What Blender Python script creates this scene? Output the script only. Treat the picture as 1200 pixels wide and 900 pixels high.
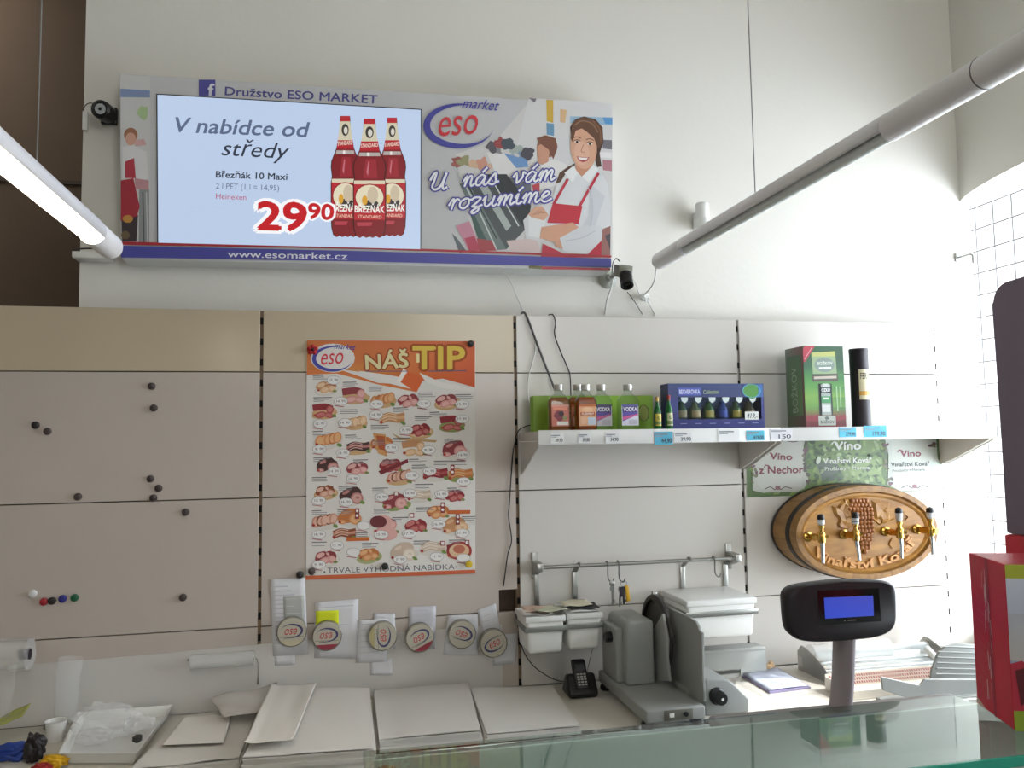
import bpy, bmesh, math, random
from mathutils import Vector, Matrix, noise
from math import sin, cos, pi, radians
S = bpy.context.scene
for o in list(bpy.data.objects): bpy.data.objects.remove(o)
COL = S.collection
random.seed(7)

# ------------------------------------------------------------------ camera
F = 933.0
CAM = Vector((0.18704, -1.98827, 1.50615))
YAW, PITCH, ROLL = 0.212181, 0.073824, -0.015283
fwd = Vector((sin(YAW)*cos(PITCH), cos(YAW)*cos(PITCH), sin(PITCH)))
rgt = Vector((cos(YAW), -sin(YAW), 0)); upv = rgt.cross(fwd)
rgt, upv = cos(ROLL)*rgt + sin(ROLL)*upv, -sin(ROLL)*rgt + cos(ROLL)*upv
cd = bpy.data.cameras.new('camera'); cam = bpy.data.objects.new('camera', cd); COL.objects.link(cam)
cd.sensor_width = 36; cd.lens = F/1200*36; cd.clip_start = .02
M = Matrix((rgt, upv, -fwd)).transposed().to_4x4(); M.translation = CAM
cam.matrix_world = M
S.camera = cam

# ------------------------------------------------------------------ light and exposure
S.view_settings.view_transform = 'Standard'; S.view_settings.look = 'None'
S.view_settings.gamma = 1; S.view_settings.use_curve_mapping = False
S.view_settings.exposure = -0.08
SKY = 9.0; WINDOW_W = 48; SUN_W = 5.5; TUBE = 20; ROOM_FILL_W = 2.5; HALL_FILL_W = 18; FRONT_FILL_W = 33
w = bpy.data.worlds.new('sky'); S.world = w; w.use_nodes = True
bg = w.node_tree.nodes['Background']; bg.inputs[0].default_value = (.86, .93, 1, 1); bg.inputs[1].default_value = SKY
def lamp(name, kind, loc, direction, energy, color=(1, 1, 1), size=1, size_y=None):
    l = bpy.data.lights.new(name, kind); l.energy = energy; l.color = color
    if kind == 'AREA':
        l.size = size
        if size_y: l.shape = 'RECTANGLE'; l.size_y = size_y
    if kind == 'SUN': l.angle = radians(.6)
    o = bpy.data.objects.new(name, l); COL.objects.link(o); o.location = loc
    o.rotation_euler = Vector(direction).to_track_quat('-Z', 'Y').to_euler()
    return o
lamp('sun', 'SUN', (4, -1, 4), (-.70, .13, -.70), SUN_W, (1, .96, .9))
lamp('window_daylight', 'AREA', (2.62, -.62, 1.62), (-1, .06, .30), WINDOW_W, (.95, .98, 1), 1.25, 1.5)
lamp('ceiling_fill', 'AREA', (-.7, -1.9, 3.2), (.05, .1, -1), ROOM_FILL_W, (1, .95, .87), .3, 2.6)  # unseen fill lamp overhead, added for the room's ambient light
lamp('front_fill', 'AREA', (1.42, -4.6, 2.5), (.03, 1, .05), FRONT_FILL_W, (.985, 1, .99), 1.1, 1.5)  # added fill lamp behind the camera, brightens the wall from the front

lamp('hall_fill', 'AREA', (-1.6, .95, 3.6), (0, .25, -1), HALL_FILL_W, (1, .9, .78), .3, 1.2)  # extra lamp out of view, added to lift the dark hall

# ------------------------------------------------------------------ helpers
def ray(x, y): return fwd + (x-600)/F*rgt - (y-450)/F*upv
def P(x, y, X=None, Y=None, Z=None):
    d = ray(x, y)
    if X is not None: t = (X-CAM.x)/d.x
    elif Y is not None: t = (Y-CAM.y)/d.y
    else: t = (Z-CAM.z)/d.z
    return CAM + t*d
def lin(c):
    if isinstance(c, str):
        c = tuple(int(c[i:i+2], 16) for i in (0, 2, 4))
    return tuple(((v/255)/12.92 if v/255 <= .04045 else ((v/255+.055)/1.055)**2.4) for v in c)
MATS = {}
def mat(name, c, rough=.5, metal=0, bump=0, bscale=200, var=0, vscale=8, trans=0, alpha=1, emit=0, spec=.5, ior=1.45, coat=0):
    if name in MATS: return MATS[name]
    m = bpy.data.materials.new(name); m.use_nodes = True; MATS[name] = m
    nt = m.node_tree; b = nt.nodes['Principled BSDF']; c = lin(c)
    b.inputs['Base Color'].default_value = (*c, 1); b.inputs['Roughness'].default_value = rough
    b.inputs['Metallic'].default_value = metal; b.inputs['IOR'].default_value = ior
    b.inputs['Specular IOR Level'].default_value = spec
    b.inputs['Transmission Weight'].default_value = trans; b.inputs['Alpha'].default_value = alpha
    b.inputs['Coat Weight'].default_value = coat
    if emit: b.inputs['Emission Color'].default_value = (*c, 1); b.inputs['Emission Strength'].default_value = emit
    if bump or var:
        tc = nt.nodes.new('ShaderNodeTexCoord')
    if bump:
        n = nt.nodes.new('ShaderNodeTexNoise'); n.inputs['Scale'].default_value = bscale; n.inputs['Detail'].default_value = 3
        bp = nt.nodes.new('ShaderNodeBump'); bp.inputs['Strength'].default_value = bump; bp.inputs['Distance'].default_value = .002
        nt.links.new(tc.outputs['Object'], n.inputs['Vector']); nt.links.new(n.outputs[0], bp.inputs['Height'])
        nt.links.new(bp.outputs[0], b.inputs['Normal'])
    if var:
        n = nt.nodes.new('ShaderNodeTexNoise'); n.inputs['Scale'].default_value = vscale; n.inputs['Detail'].default_value = 4
        r = nt.nodes.new('ShaderNodeMixRGB'); r.blend_type = 'MIX'
        r.inputs[1].default_value = (*[v*(1-var) for v in c], 1); r.inputs[2].default_value = (*[min(1, v*(1+var)) for v in c], 1)
        nt.links.new(tc.outputs['Object'], n.inputs['Vector']); nt.links.new(n.outputs[0], r.inputs[0]); nt.links.new(r.outputs[0], b.inputs['Base Color'])
    return m
def glass(name, c, mix=.85, rough=.02):
    """thin pane: mostly see-through, with fresnel reflection"""
    if name in MATS: return MATS[name]
    m = bpy.data.materials.new(name); m.use_nodes = True; MATS[name] = m
    nt = m.node_tree; nt.nodes.clear(); out = nt.nodes.new('ShaderNodeOutputMaterial')
    tr = nt.nodes.new('ShaderNodeBsdfTransparent'); tr.inputs[0].default_value = (*lin(c), 1)
    gl = nt.nodes.new('ShaderNodeBsdfGlossy'); gl.inputs['Roughness'].default_value = rough
    fr = nt.nodes.new('ShaderNodeFresnel'); ge = nt.nodes.new('ShaderNodeNewGeometry'); ma = nt.nodes.new('ShaderNodeMath'); ma.operation = 'MULTIPLY_ADD'
    ma.inputs[1].default_value = 1/1.5-1.5; ma.inputs[2].default_value = 1.5
    nt.links.new(ge.outputs['Backfacing'], ma.inputs[0]); nt.links.new(ma.outputs[0], fr.inputs[0])
    mx = nt.nodes.new('ShaderNodeMixShader')
    nt.links.new(fr.outputs[0], mx.inputs[0]); nt.links.new(tr.outputs[0], mx.inputs[1]); nt.links.new(gl.outputs[0], mx.inputs[2])
    nt.links.new(mx.outputs[0], out.inputs[0]); return m
def film(name, c, opac=.5, rough=.25):
    """translucent plastic film"""
    if name in MATS: return MATS[name]
    m = bpy.data.materials.new(name); m.use_nodes = True; MATS[name] = m
    nt = m.node_tree; b = nt.nodes['Principled BSDF']; b.inputs['Base Color'].default_value = (*lin(c), 1)
    b.inputs['Roughness'].default_value = rough; b.inputs['Alpha'].default_value = opac
    return m
def printmat(name, rough=.45, emit=0):
    if name in MATS: return MATS[name]
    m = bpy.data.materials.new(name); m.use_nodes = True; MATS[name] = m
    nt = m.node_tree; b = nt.nodes['Principled BSDF']; b.inputs['Roughness'].default_value = rough
    a = nt.nodes.new('ShaderNodeVertexColor'); a.layer_name = 'ink'
    nt.links.new(a.outputs[0], b.inputs['Base Color'])
    if emit:
        nt.links.new(a.outputs[0], b.inputs['Emission Color']); b.inputs['Emission Strength'].default_value = emit
        b.inputs['Base Color'].default_value = (0, 0, 0, 1)
        for l in list(b.inputs['Base Color'].links): nt.links.remove(l)
    return m

def link(name, me, root=None):
    o = bpy.data.objects.new(name, me); COL.objects.link(o)
    if root is not None: o.parent = root
    return o
def tag(o, label=None, cat=None, group=None, kind=None):
    if label: o['label'] = label
    if cat: o['category'] = cat
    if group: o['group'] = group
    if kind: o['kind'] = kind
    return o
def thing(name, label, cat, loc=(0, 0, 0), group=None):
    o = bpy.data.objects.new(name, None); COL.objects.link(o); o.location = loc; o.empty_display_size = .02
    return tag(o, label, cat, group)
def wloc(root):
    v = Vector((0, 0, 0))
    while root is not None: v += root.location; root = root.parent
    return v

class MB:
    """collects shapes (world coordinates) and links them as one mesh"""
    def __init__(s): s.bm = bmesh.new()
    def _add(s, vs, fs, mi=0):
        v = [s.bm.verts.new(p) for p in vs]
        for f in fs:
            try: q = s.bm.faces.new([v[i] for i in f]); q.material_index = mi
            except ValueError: pass
        return s
    def box(s, a, b, bev=0, seg=2, mi=0, rot=None):
        a, b = Vector(a), Vector(b); t = bmesh.new()
        bmesh.ops.create_cube(t, size=1)
        c = (a+b)/2; d = b-a
        for v in t.verts: v.co = Vector((v.co.x*d.x, v.co.y*d.y, v.co.z*d.z))
        if bev: bmesh.ops.bevel(t, geom=list(t.edges), offset=bev, segments=seg, affect='EDGES', profile=.5)
        for v in t.verts: v.co = (rot @ v.co if rot else v.co) + c
        return s.take(t, mi)
    def take(s, t, mi=0):
        t.verts.index_update()
        s._add([v.co.copy() for v in t.verts], [[v.index for v in f.verts] for f in t.faces], mi); t.free(); return s
    def prism(s, pts, ext, bev=0, seg=2, mi=0):
        """polygon of 3D points extruded by vector ext"""
        t = bmesh.new(); ext = Vector(ext); n = len(pts)
        A = [t.verts.new(Vector(p)) for p in pts]; B = [t.verts.new(Vector(p)+ext) for p in pts]
        t.faces.new(A); t.faces.new(B[::-1])
        for i in range(n): t.faces.new([A[i], B[i], B[(i+1) % n], A[(i+1) % n]])
        bmesh.ops.recalc_face_normals(t, faces=t.faces)
        if bev: bmesh.ops.bevel(t, geom=list(t.edges), offset=bev, segments=seg, affect='EDGES', profile=.5)
        return s.take(t, mi)
    def tube(s, path, r, n=8, mi=0, caps=True):
        path = [Vector(p) for p in path]; R = r if isinstance(r, (list, tuple)) else [r]*len(path); vs = []; fs = []
        prev = None
        for i, p in enumerate(path):
            d = (path[min(i+1, len(path)-1)]-path[max(i-1, 0)]).normalized()
            if prev is None:
                u = d.orthogonal().normalized()
            else:
                u = (prev - d*prev.dot(d)).normalized()
            prev = u; v = d.cross(u)
            for k in range(n): vs.append(p + R[i]*(cos(2*pi*k/n)*u + sin(2*pi*k/n)*v))
        for i in range(len(path)-1):
            for k in range(n): fs.append([i*n+k, i*n+(k+1) % n, (i+1)*n+(k+1) % n, (i+1)*n+k])
        if caps: fs.append(list(range(n))[::-1]); fs.append([(len(path)-1)*n+k for k in range(n)])
        return s._add(vs, fs, mi)
    def lathe(s, prof, o, axis=(0, 0, 1), n=20, mi=0, sx=1, sy=1, u=None, caps=True):
        """profile [(radius, height)] about axis through o; sx, sy squash the section"""
        a = Vector(axis).normalized(); u = Vector(u) if u else a.orthogonal().normalized(); v = a.cross(u); o = Vector(o); vs = []; fs = []
        for r, h in prof:
            for k in range(n): vs.append(o + a*h + r*(sx*cos(2*pi*k/n)*u + sy*sin(2*pi*k/n)*v))
        for i in range(len(prof)-1):
            for k in range(n): fs.append([i*n+k, i*n+(k+1) % n, (i+1)*n+(k+1) % n, (i+1)*n+k])
        if caps: fs.append(list(range(n))[::-1]); fs.append([(len(prof)-1)*n+k for k in range(n)])
        return s._add(vs, fs, mi)
    def ball(s, c, r, sub=2, rough=0, seed=0, scale=(1, 1, 1), freq=3, mi=0):
        t = bmesh.new(); bmesh.ops.create_icosphere(t, subdivisions=sub, radius=1)
        for v in t.verts:
            k = 1 + rough*noise.noise(v.co*freq + Vector((seed*3.1, seed, 0)))
            v.co = Vector(c) + Vector((v.co.x*r*k*scale[0], v.co.y*r*k*scale[1], v.co.z*r*k*scale[2]))
        return s.take(t, mi)
    def grid(s, f, nu, nv, mi=0):
        vs = [f(i/nu, j/nv) for j in range(nv+1) for i in range(nu+1)]
        fs = [[j*(nu+1)+i, j*(nu+1)+i+1, (j+1)*(nu+1)+i+1, (j+1)*(nu+1)+i] for j in range(nv) for i in range(nu)]
        return s._add(vs, fs, mi)
    def build(s, name, m, root=None, smooth=True, solid=0, sub=0):
        bm = s.bm; off = wloc(root)
        bmesh.ops.recalc_face_normals(bm, faces=bm.faces)
        for v in bm.verts: v.co -= off
        me = bpy.data.meshes.new(name); bm.to_mesh(me); bm.free()
        for x in (m if isinstance(m, (list, tuple)) else [m]): me.materials.append(x)
        if smooth:
            for p in me.polygons: p.use_smooth = True
            me.set_sharp_from_angle(angle=radians(38))
        o = link(name, me, root)
        if solid: q = o.modifiers.new('thickness', 'SOLIDIFY'); q.thickness = solid; q.offset = 0
        if sub: q = o.modifiers.new('smooth', 'SUBSURF'); q.levels = sub; q.render_levels = sub
        return o

def spline(pts, n=8):
    pts = [Vector(p) for p in pts]; out = []
    for i in range(len(pts)-1):
        a, b, c, d = pts[max(i-1, 0)], pts[i], pts[i+1], pts[min(i+2, len(pts)-1)]
        for k in range(n):
            t = k/n
            out.append(.5*((2*b)+(c-a)*t+(2*a-5*b+4*c-d)*t*t+(3*b-a-3*c+d)*t**3))
    out.append(pts[-1]); return out

TXT = {}
def text_geo(body, off=0.0):
    if (body, off) in TXT: return TXT[(body, off)]
    c = bpy.data.curves.new('t', 'FONT'); c.body = body; c.size = 1; c.resolution_u = 3; c.offset = off; c.fill_mode = 'FRONT'
    o = bpy.data.objects.new('t', c); COL.objects.link(o)
    dg = bpy.context.evaluated_depsgraph_get(); dg.update()
    e = o.evaluated_get(dg); me = e.to_mesh()
    vs = [(v.co.x, v.co.y) for v in me.vertices]; fs = [list(p.vertices) for p in me.polygons]
    e.to_mesh_clear(); bpy.data.objects.remove(o); bpy.data.curves.remove(c)
    TXT[(body, off)] = (vs, fs); return vs, fs
CAPH = max(v[1] for v in text_geo('H')[0])

class Flat:
    """a printed picture: coloured shapes lying on a surface, one mesh; mp maps picture units to the surface, nrm points outwards"""
    def __init__(s, mp, nrm=(0, -1, 0), step=.00018): s.bm = bmesh.new(); s.mp = mp; s.n = Vector(nrm); s.step = step; s.k = 0; s.gain = 1; s.ink = s.bm.loops.layers.float_color.new('ink')
    def face(s, pts, c, L=1):
        c = [v*s.gain for v in lin(c)]; s.k += 1; L += .11*(s.k % 8); vs = [s.bm.verts.new(s.mp(*p) + s.n*s.step*L) for p in pts]
        try: f = s.bm.faces.new(vs)
        except ValueError: return
        for l in f.loops: l[s.ink] = (*c, 1)
    def poly(s, pts, c, L=1): s.face(pts, c, L)
    def grad(s, pts, cols, L=1):
        vs = [s.bm.verts.new(s.mp(*p) + s.n*s.step*L) for p in pts]; f = s.bm.faces.new(vs)
        for l, c in zip(f.loops, cols): l[s.ink] = (*lin(c), 1)
    def rect(s, x0, y0, x1, y1, c, L=1): s.face([(x0, y0), (x1, y0), (x1, y1), (x0, y1)], c, L)
    def ell(s, cx, cy, rx, ry, c, L=1, rot=0, n=20, wob=0, seed=0):
        pts = []
        for k in range(n):
            a = 2*pi*k/n; q = 1+wob*noise.noise(Vector((cos(a)*1.5+seed, sin(a)*1.5, seed*.7)))
            x, y = rx*cos(a)*q, ry*sin(a)*q
            pts.append((cx+x*cos(rot)-y*sin(rot), cy+x*sin(rot)+y*cos(rot)))
        s.face(pts, c, L)
    def ring(s, cx, cy, rx, ry, t, c, L=1, a0=0, a1=360, n=28, rot=0, taper=0):
        for k in range(n):
            A = radians(a0+(a1-a0)*k/n); B = radians(a0+(a1-a0)*(k+1)/n)
            def tt(q):
                u = (q-radians(a0))/radians(a1-a0); return t*(1-taper+taper*sin(pi*u))
            def pt(q, d):
                x, y = (rx+d)*cos(q), (ry+d)*sin(q); return (cx+x*cos(rot)-y*sin(rot), cy+x*sin(rot)+y*cos(rot))
            s.face([pt(A, 0), pt(B, 0), pt(B, -tt(B)), pt(A, -tt(A))], c, L)
    def line(s, pts, wd, c, L=1, smooth=False):
        p = [Vector((a[0], a[1], 0)) for a in pts]
        if smooth: p = spline(p, 5)
        p = [q for i, q in enumerate(p) if i == 0 or (q-p[i-1]).length > 1e-6]
        c = [v*s.gain for v in lin(c)]; s.k += 1; z = s.n*s.step*(L+.11*(s.k % 8)); A = []
        for i, q in enumerate(p):
            d1 = (q-p[i-1]).normalized() if i else (p[1]-q).normalized(); d2 = (p[i+1]-q).normalized() if i < len(p)-1 else d1
            d = (d1+d2); d = d.normalized() if d.length > .2 else d1
            k = 1/max(.6, d.dot(d1)); n = Vector((-d.y, d.x, 0))*wd/2*k
            if i == 0: q = q-d*wd*.25
            if i == len(p)-1: q = q+d*wd*.25
            A.append((s.bm.verts.new(s.mp(q.x+n.x, q.y+n.y)+z), s.bm.verts.new(s.mp(q.x-n.x, q.y-n.y)+z)))
        for i in range(len(A)-1):
            fc = s.bm.faces.new([A[i][0], A[i+1][0], A[i+1][1], A[i][1]])
            for l in fc.loops: l[s.ink] = (*c, 1)
    def text(s, body, x0, y0, x1, y1, h, c, L=3, shear=0, off=0, fn=None):
        vs, fs = text_geo(body)
        if not vs: return
        if off > 0:
            n = 3 if off < .05 else 10
            for k in range(n):
                a = 2*pi*k/n
                s._text(vs, fs, x0, y0, x1, y1, h, c, L+.16*(k+1), shear, fn, off*cos(a), off*sin(a))
        else: s._text(vs, fs, x0, y0, x1, y1, h, c, L, shear, fn, 0, 0)
    def _text(s, vs, fs, x0, y0, x1, y1, h, c, L, shear, fn, dx, dy):
        xa = min(v[0] for v in vs); xb = max(v[0] for v in vs); d = Vector((x1-x0, y1-y0)); dl = d.length; dn = d/dl; up = Vector((dn.y, -dn.x))
        co = []
        for x, y in vs:
            u = (x+dx-xa)/(xb-xa); v = (y+dy)/CAPH
            if fn: q = fn(u, v)
            else: q = Vector((x0, y0)) + d*u + up*v*h + dn*shear*v*h
            co.append(s.bm.verts.new(s.mp(q[0], q[1]) + s.n*s.step*L))
        c = [v*s.gain for v in lin(c)]
        for f in fs:
            try: q = s.bm.faces.new([co[i] for i in f])
            except ValueError: continue
            for l in q.loops: l[s.ink] = (*c, 1)
    def build(s, name, m, root):
        off = wloc(root); bm = s.bm
        bmesh.ops.recalc_face_normals(bm, faces=bm.faces)
        for f in bm.faces:
            f.normal_update()
            if f.normal.dot(s.n) < 0: f.normal_flip()
        for v in bm.verts: v.co -= off
        me = bpy.data.meshes.new(name); bm.to_mesh(me); bm.free(); me.materials.append(m)
        return link(name, me, root)
def onY(Y): return lambda x, y: P(x, y, Y=Y)
def rectmap(o, ex, ez):
    """picture units 0..1 from top-left over a rectangle at o (top-left), spanned by ex and ez (down)"""
    o, ex, ez = Vector(o), Vector(ex), Vector(ez)
    return lambda u, v: o+ex*u+ez*v
INK = printmat('printed_ink', .4); INKM = printmat('matt_printed_ink', .7); GLOSSINK = printmat('glossy_printed_ink', .22)

# common materials
plaster = mat('white_plaster', (224, 221, 213), .85, bump=.25, bscale=60, var=.02, vscale=3)
panel_w = mat('white_laminate', (206, 201, 194), .22, var=.015, vscale=4, bump=.03, bscale=250)
panel_g = mat('grey_white_laminate', (190, 179, 170), .22, var=.02, vscale=4, bump=.03, bscale=250)
panel_c = mat('cream_laminate', (192, 177, 152), .22, var=.03, vscale=4, bump=.03, bscale=250)
brown = mat('dark_brown_metal', (74, 56, 42), .6, var=.3, vscale=60)
upr = mat('upright_metal', (128, 106, 84), .45, var=.2, vscale=40)
upw = mat('pale_upright_metal', (176, 168, 164), .45)
hole = mat('slot_black', (14, 12, 12), .8)
steel = mat('brushed_steel', (168, 168, 164), .3, metal=1, bump=.05, bscale=400)
chrome = mat('polished_chrome', (205, 205, 205), .08, metal=1)
white_pl = mat('white_plastic', (228, 228, 224), .35)
black_pl = mat('black_plastic', (22, 21, 23), .35, bump=.04, bscale=600)
greyp = mat('grey_enamel', (150, 152, 148), .42, bump=.05, bscale=500)
paper = mat('white_paper', (222, 217, 210), .8, var=.02, vscale=6)
# ------------------------------------------------------------------ the room
def struct(name, mb, m, **k): return tag(mb.build(name, m, None, **k), kind='structure')
XR = 2.031; YB = .05; TOP = 3.3
struct('floor', MB().box((-3.2, -4.8, -.1), (2.62, 4.2, 0)), mat('floor_tile', (120, 114, 106), .4, var=.1, vscale=3), smooth=False)
struct('ceiling', MB().box((-3.2, -4.8, TOP), (XR+.34, .27, TOP+.1)), plaster, smooth=False)
struct('wall_back', MB().box((-.42, YB, 0), (2.62, YB+.22, TOP)), plaster, smooth=False)
z19 = P(1200, 190, X=XR); za = P(1124, 238, X=XR).z
AC, AA = -.62, .67                                   # arch centre along the wall and half width
AB = (z19.z-za)/math.sqrt(max(.05, 1-((z19.y-AC)/AA)**2))
mb = MB().box((XR, -4.8, 0), (XR+.34, AC-AA, TOP)).box((XR, AC-AA, 0), (XR+.34, YB, .93))
N = 24
for k in range(N):
    a, b = pi*k/N, pi*(k+1)/N
    y0, y1 = AC+AA*cos(a), AC+AA*cos(b); z0, z1 = za+AB*sin(a), za+AB*sin(b)
    mb.prism([(XR, y0, z0), (XR, y1, z1), (XR, y1, TOP), (XR, y0, TOP)], (.34, 0, 0))
struct('wall_right', mb, plaster, smooth=False)
struct('ceiling_hall', MB().box((-3.2, .05, TOP+1), (2.9, 4.2, TOP+1.1)).box((-3.2, .17, TOP+.1), (2.9, .27, TOP+1)), plaster, smooth=False)
struct('wall_hall_side', MB().box((2.5, YB+.22, 0), (2.62, 1.6, TOP+1)), plaster, smooth=False)
struct('wall_left', MB().box((-3.2, -4.8, 0), (-3.1, 4.2, TOP+1)), plaster, smooth=False)
struct('wall_front', MB().box((-3.2, -4.9, 0), (3.0, -4.8, TOP)), plaster, smooth=False)
hallm = mat('dark_brown_boards', (84, 70, 57), .75, var=.25, vscale=2.5, bump=.3, bscale=12)
struct('wall_hall', MB().box((-3.2, 1.5, 0), (2.9, 1.6, TOP+1)), hallm, smooth=False)
struct('trim_1', MB().box((-3.1, 1.492, 2.585), (-.3, 1.5, 2.60)), mat('hall_rail_paint', (54, 44, 38), .6), smooth=False)
struct('trim_2', MB().box((-3.1, 1.46, 1.95), (-.3, 1.5, 2.0)), mat('hall_ledge_paint', (40, 32, 26), .6), smooth=False)
# the window in the arched recess: frame and panes
wf = MB(); xw = XR+.30
for y in (AC-AA+.03, AC, AC+AA-.03): wf.box((xw, y-.03, .93), (xw+.03, y+.03, za+AB*.9 if y == AC else za+.02))
for z in (.96, 1.6, za): wf.box((xw, AC-AA, z-.03), (xw+.03, AC+AA, z+.03))
win = struct('window_1', wf, white_pl, smooth=False)
pn = MB().box((xw+.012, AC-AA, .93), (xw+.018, AC+AA, za+AB)).build('window_pane', glass('window_glass', (250, 252, 255)), win, smooth=False)
struct('trim_3', MB().box((XR-.02, AC-AA, .93), (xw, YB, .95), .004), plaster)   # window sill

# security grille in front of the recess
gm = mat('grey_painted_wire', (150, 150, 150), .4)
g = MB(); XG = XR+.02
ztop = P(1133, 247, X=XG).z
for i in range(19):
    z = ztop-i*.0665
    if z > .97: g.tube([(XG, .035, z), (XG, AC-AA+.02, z)], .0022, 6)
for i in range(19):
    y = .02-i*.0665
    if y > AC-AA: g.tube([(XG+.004, y, .97), (XG+.004, y, min(ztop+.0, za+AB))], .0022, 6)
tag(g.build('security_grille', gm), 'white wire security grille across the bright arched window', 'window grille')

# ------------------------------------------------------------------ shelving back wall
W = .625; ZT = 1.835; ROWS = [(1.685, ZT), (1.385, 1.685), (1.085, 1.385), (.8996, 1.085)]
bayl = ['leftmost cream shelving bay holding scattered round magnets', 'cream shelving bay holding the big meat offer poster',
        'white shelving bay with the utensil rail and liquor bottles', 'bright white shelving bay behind the oval barrel with taps']
nx0, nz0 = P(585, 718, Y=0).x, P(595, 691, Y=0).z; nzb = P(595, 718, Y=0).z
for b in range(4):
    X0 = (b-1)*W; X1 = X0+W
    r = thing('shelving_bay', bayl[b], 'shelving', ((X0+X1)/2, 0, .9), 'shelving bays along the wall')
    for i, (z0, z1) in enumerate(ROWS):
        a, c, g_ = X0+.004, X1-.004, .0012
        m = panel_c if (i == 0 and b < 2) else (panel_g if b < 2 else panel_w)
        if b == 0: a = X0-.4
        pts = [(a, 0, z0+g_), (c, 0, z0+g_), (c, 0, z1-g_), (a, 0, z1-g_)]
        if b == 1 and i == 2: pts = [(a, 0, z0+g_), (nx0, 0, z0+g_), (nx0, 0, nz0), (c, 0, nz0), (c, 0, z1-g_), (a, 0, z1-g_)]
        MB().prism(pts, (0, .012, 0), .0008, 1).build('back_panel', m, r, smooth=False)
    MB().box((X0-(.4 if b == 0 else 0)+.002, .03, .903), (X1-.002, .045, ZT-.003)).build('backing_board', brown, r, smooth=False)
    u = MB(); x = X1; z = ZT-.004
    u.box((x-.0042, .006, .903), (x+.0042, .03, ZT-.001), mi=0)
    k = 0
    while z > .93:
        u.box((x-.0036, .0045, z-.030), (x+.0036, .012, z-.014), mi=1); z -= .05
    u.build('upright', [upr if b < 2 else upw, hole], r, smooth=False)
# rusty chipped corner at the foot of the top panel
sp = thing('splash_sheet', 'thin pale plastic sheet covering the wall low behind the paper stacks', 'splash guard', (0, -.002, .9003))
MB().prism([(-.95, -.0014, .9003), (.58, -.0014, .9003), (.58, -.0014, 1.055), (0.0, -.0014, 1.045), (-.35, -.0014, 1.035), (-.95, -.0014, 1.03)], (0, .0011, 0)).build('sheet', mat('pale_plastic_sheet', (203, 199, 194), .3), sp, smooth=False)

# ------------------------------------------------------------------ counter
YF = -.345
XD = .206
ct = thing('work_counter', 'cream work counter along the wall carrying paper stacks and the slicer', 'counter', (.6, -.19, 0))
MB().box((-1.4, YF, .868), (2.02, -.0032, .9), .002).build('worktop', mat('cream_worktop', (214, 208, 196), .35, var=.03, vscale=7), ct)
MB().box((-1.4, YF-.014, .866), (2.02, YF-.0002, .9003), .004).box((-1.4, YF-.010, .8992), (2.02, YF+.012, .9003), .0004, 1).build('edge_strip', chrome, ct)
MB().box((-1.4, YF+.03, .1), (2.02, -.02, .868)).box((-1.38, YF+.06, 0), (2.0, -.03, .1)).build('cabinet', panel_w, ct, smooth=False)
for i in range(6):
    MB().box((-1.39+i*.566, YF+.012, .11), (-.83+i*.566, YF+.03, .86), .002).build('door', panel_w, ct)

# ------------------------------------------------------------------ glass display counter
YG0, YG1, ZG = -1.395, -1.246, 1.235
dc = thing('display_counter', 'glass topped deli display counter along the bottom edge of the view', 'display counter', (1.1, -1.2, 0))
MB().box((XD, YG0, ZG-.008), (2.0, YG1, ZG), .001, 1).build('glass_top', [glass('top_glass', (236, 245, 242)),], dc)
MB().box((XD, YG0-.0032, ZG-.0085), (2.0, YG0-.0002, ZG+.0003), .0006, 1).build('glass_edge', mat('green_glass_edge', (60, 190, 165), .1, trans=.3), dc)
MB().box((XD, YG0+.006, .75), (2.0, YG0+.012, ZG-.009)).build('front_glass', glass('front_glass', (246, 250, 248)), dc, smooth=False)
MB().box((XD, -1.26, 1.02), (2.0, -.93, 1.045), .003).build('rear_worktop', steel, dc)
MB().box((XD, -.99, .05), (2.0, -.96, 1.02)).box((XD, -1.42, .05), (2.0, -.96, .75)).build('body', mat('case_body_enamel', (196, 200, 196), .4), dc, smooth=False)
for i in range(4): MB().box((XD+.01+i*.44, YG1-.004 if i % 2 else YG1+.002, 1.046), (XD+.455+i*.44, YG1-.001 if i % 2 else YG1+.005, ZG-.010), .0006, 1).build('sliding_door', film('milky_door', (214, 226, 220), .82, .3), dc, smooth=False)
for x in (XD+.02, 1.1, 1.98): MB().tube([(x, YG1-.02, ZG-.009), (x, YG1-.02, 1.04)], .008, 10).build('post', chrome, dc)

# ------------------------------------------------------------------ shelves over the counter
YS, ZS, ZB = -.2, 1.532, 1.500
def shelf(x0, x1, label, brackets):
    r = thing('wall_shelf', label, 'shelf', ((x0+x1)/2, 0, ZB), 'liquor shelves')
    MB().box((x0, YS+.004, ZS-.022), (x1, -.002, ZS-.0005), .002).build('board', panel_w, r)
    MB().box((x0, YS-.004, ZB), (x1, YS+.003, ZS+.002), .0015).build('price_rail', mat('price_rail_plastic', (224, 224, 222), .25), r)
    for x in brackets:
        MB().prism([(x, YS+.012, ZS-.024), (x, YS+.012, ZB-.004), (x, -.05, ZB-.06), (x, -.002, ZB-.075), (x, -.002, ZS-.024)], (.004, 0, 0), .0005, 1).build('bracket', panel_w, r, smooth=False)
shelf(.632, 1.2475, 'white shelf with the small flask bottles on it', (.634, 1.24))
shelf(1.2525, 1.8725, 'white shelf above the wine signs and the barrel', (1.256, 1.866))
shelf(1.8775, 2.016, 'short white shelf end beside the bright window', (1.88,))

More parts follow.
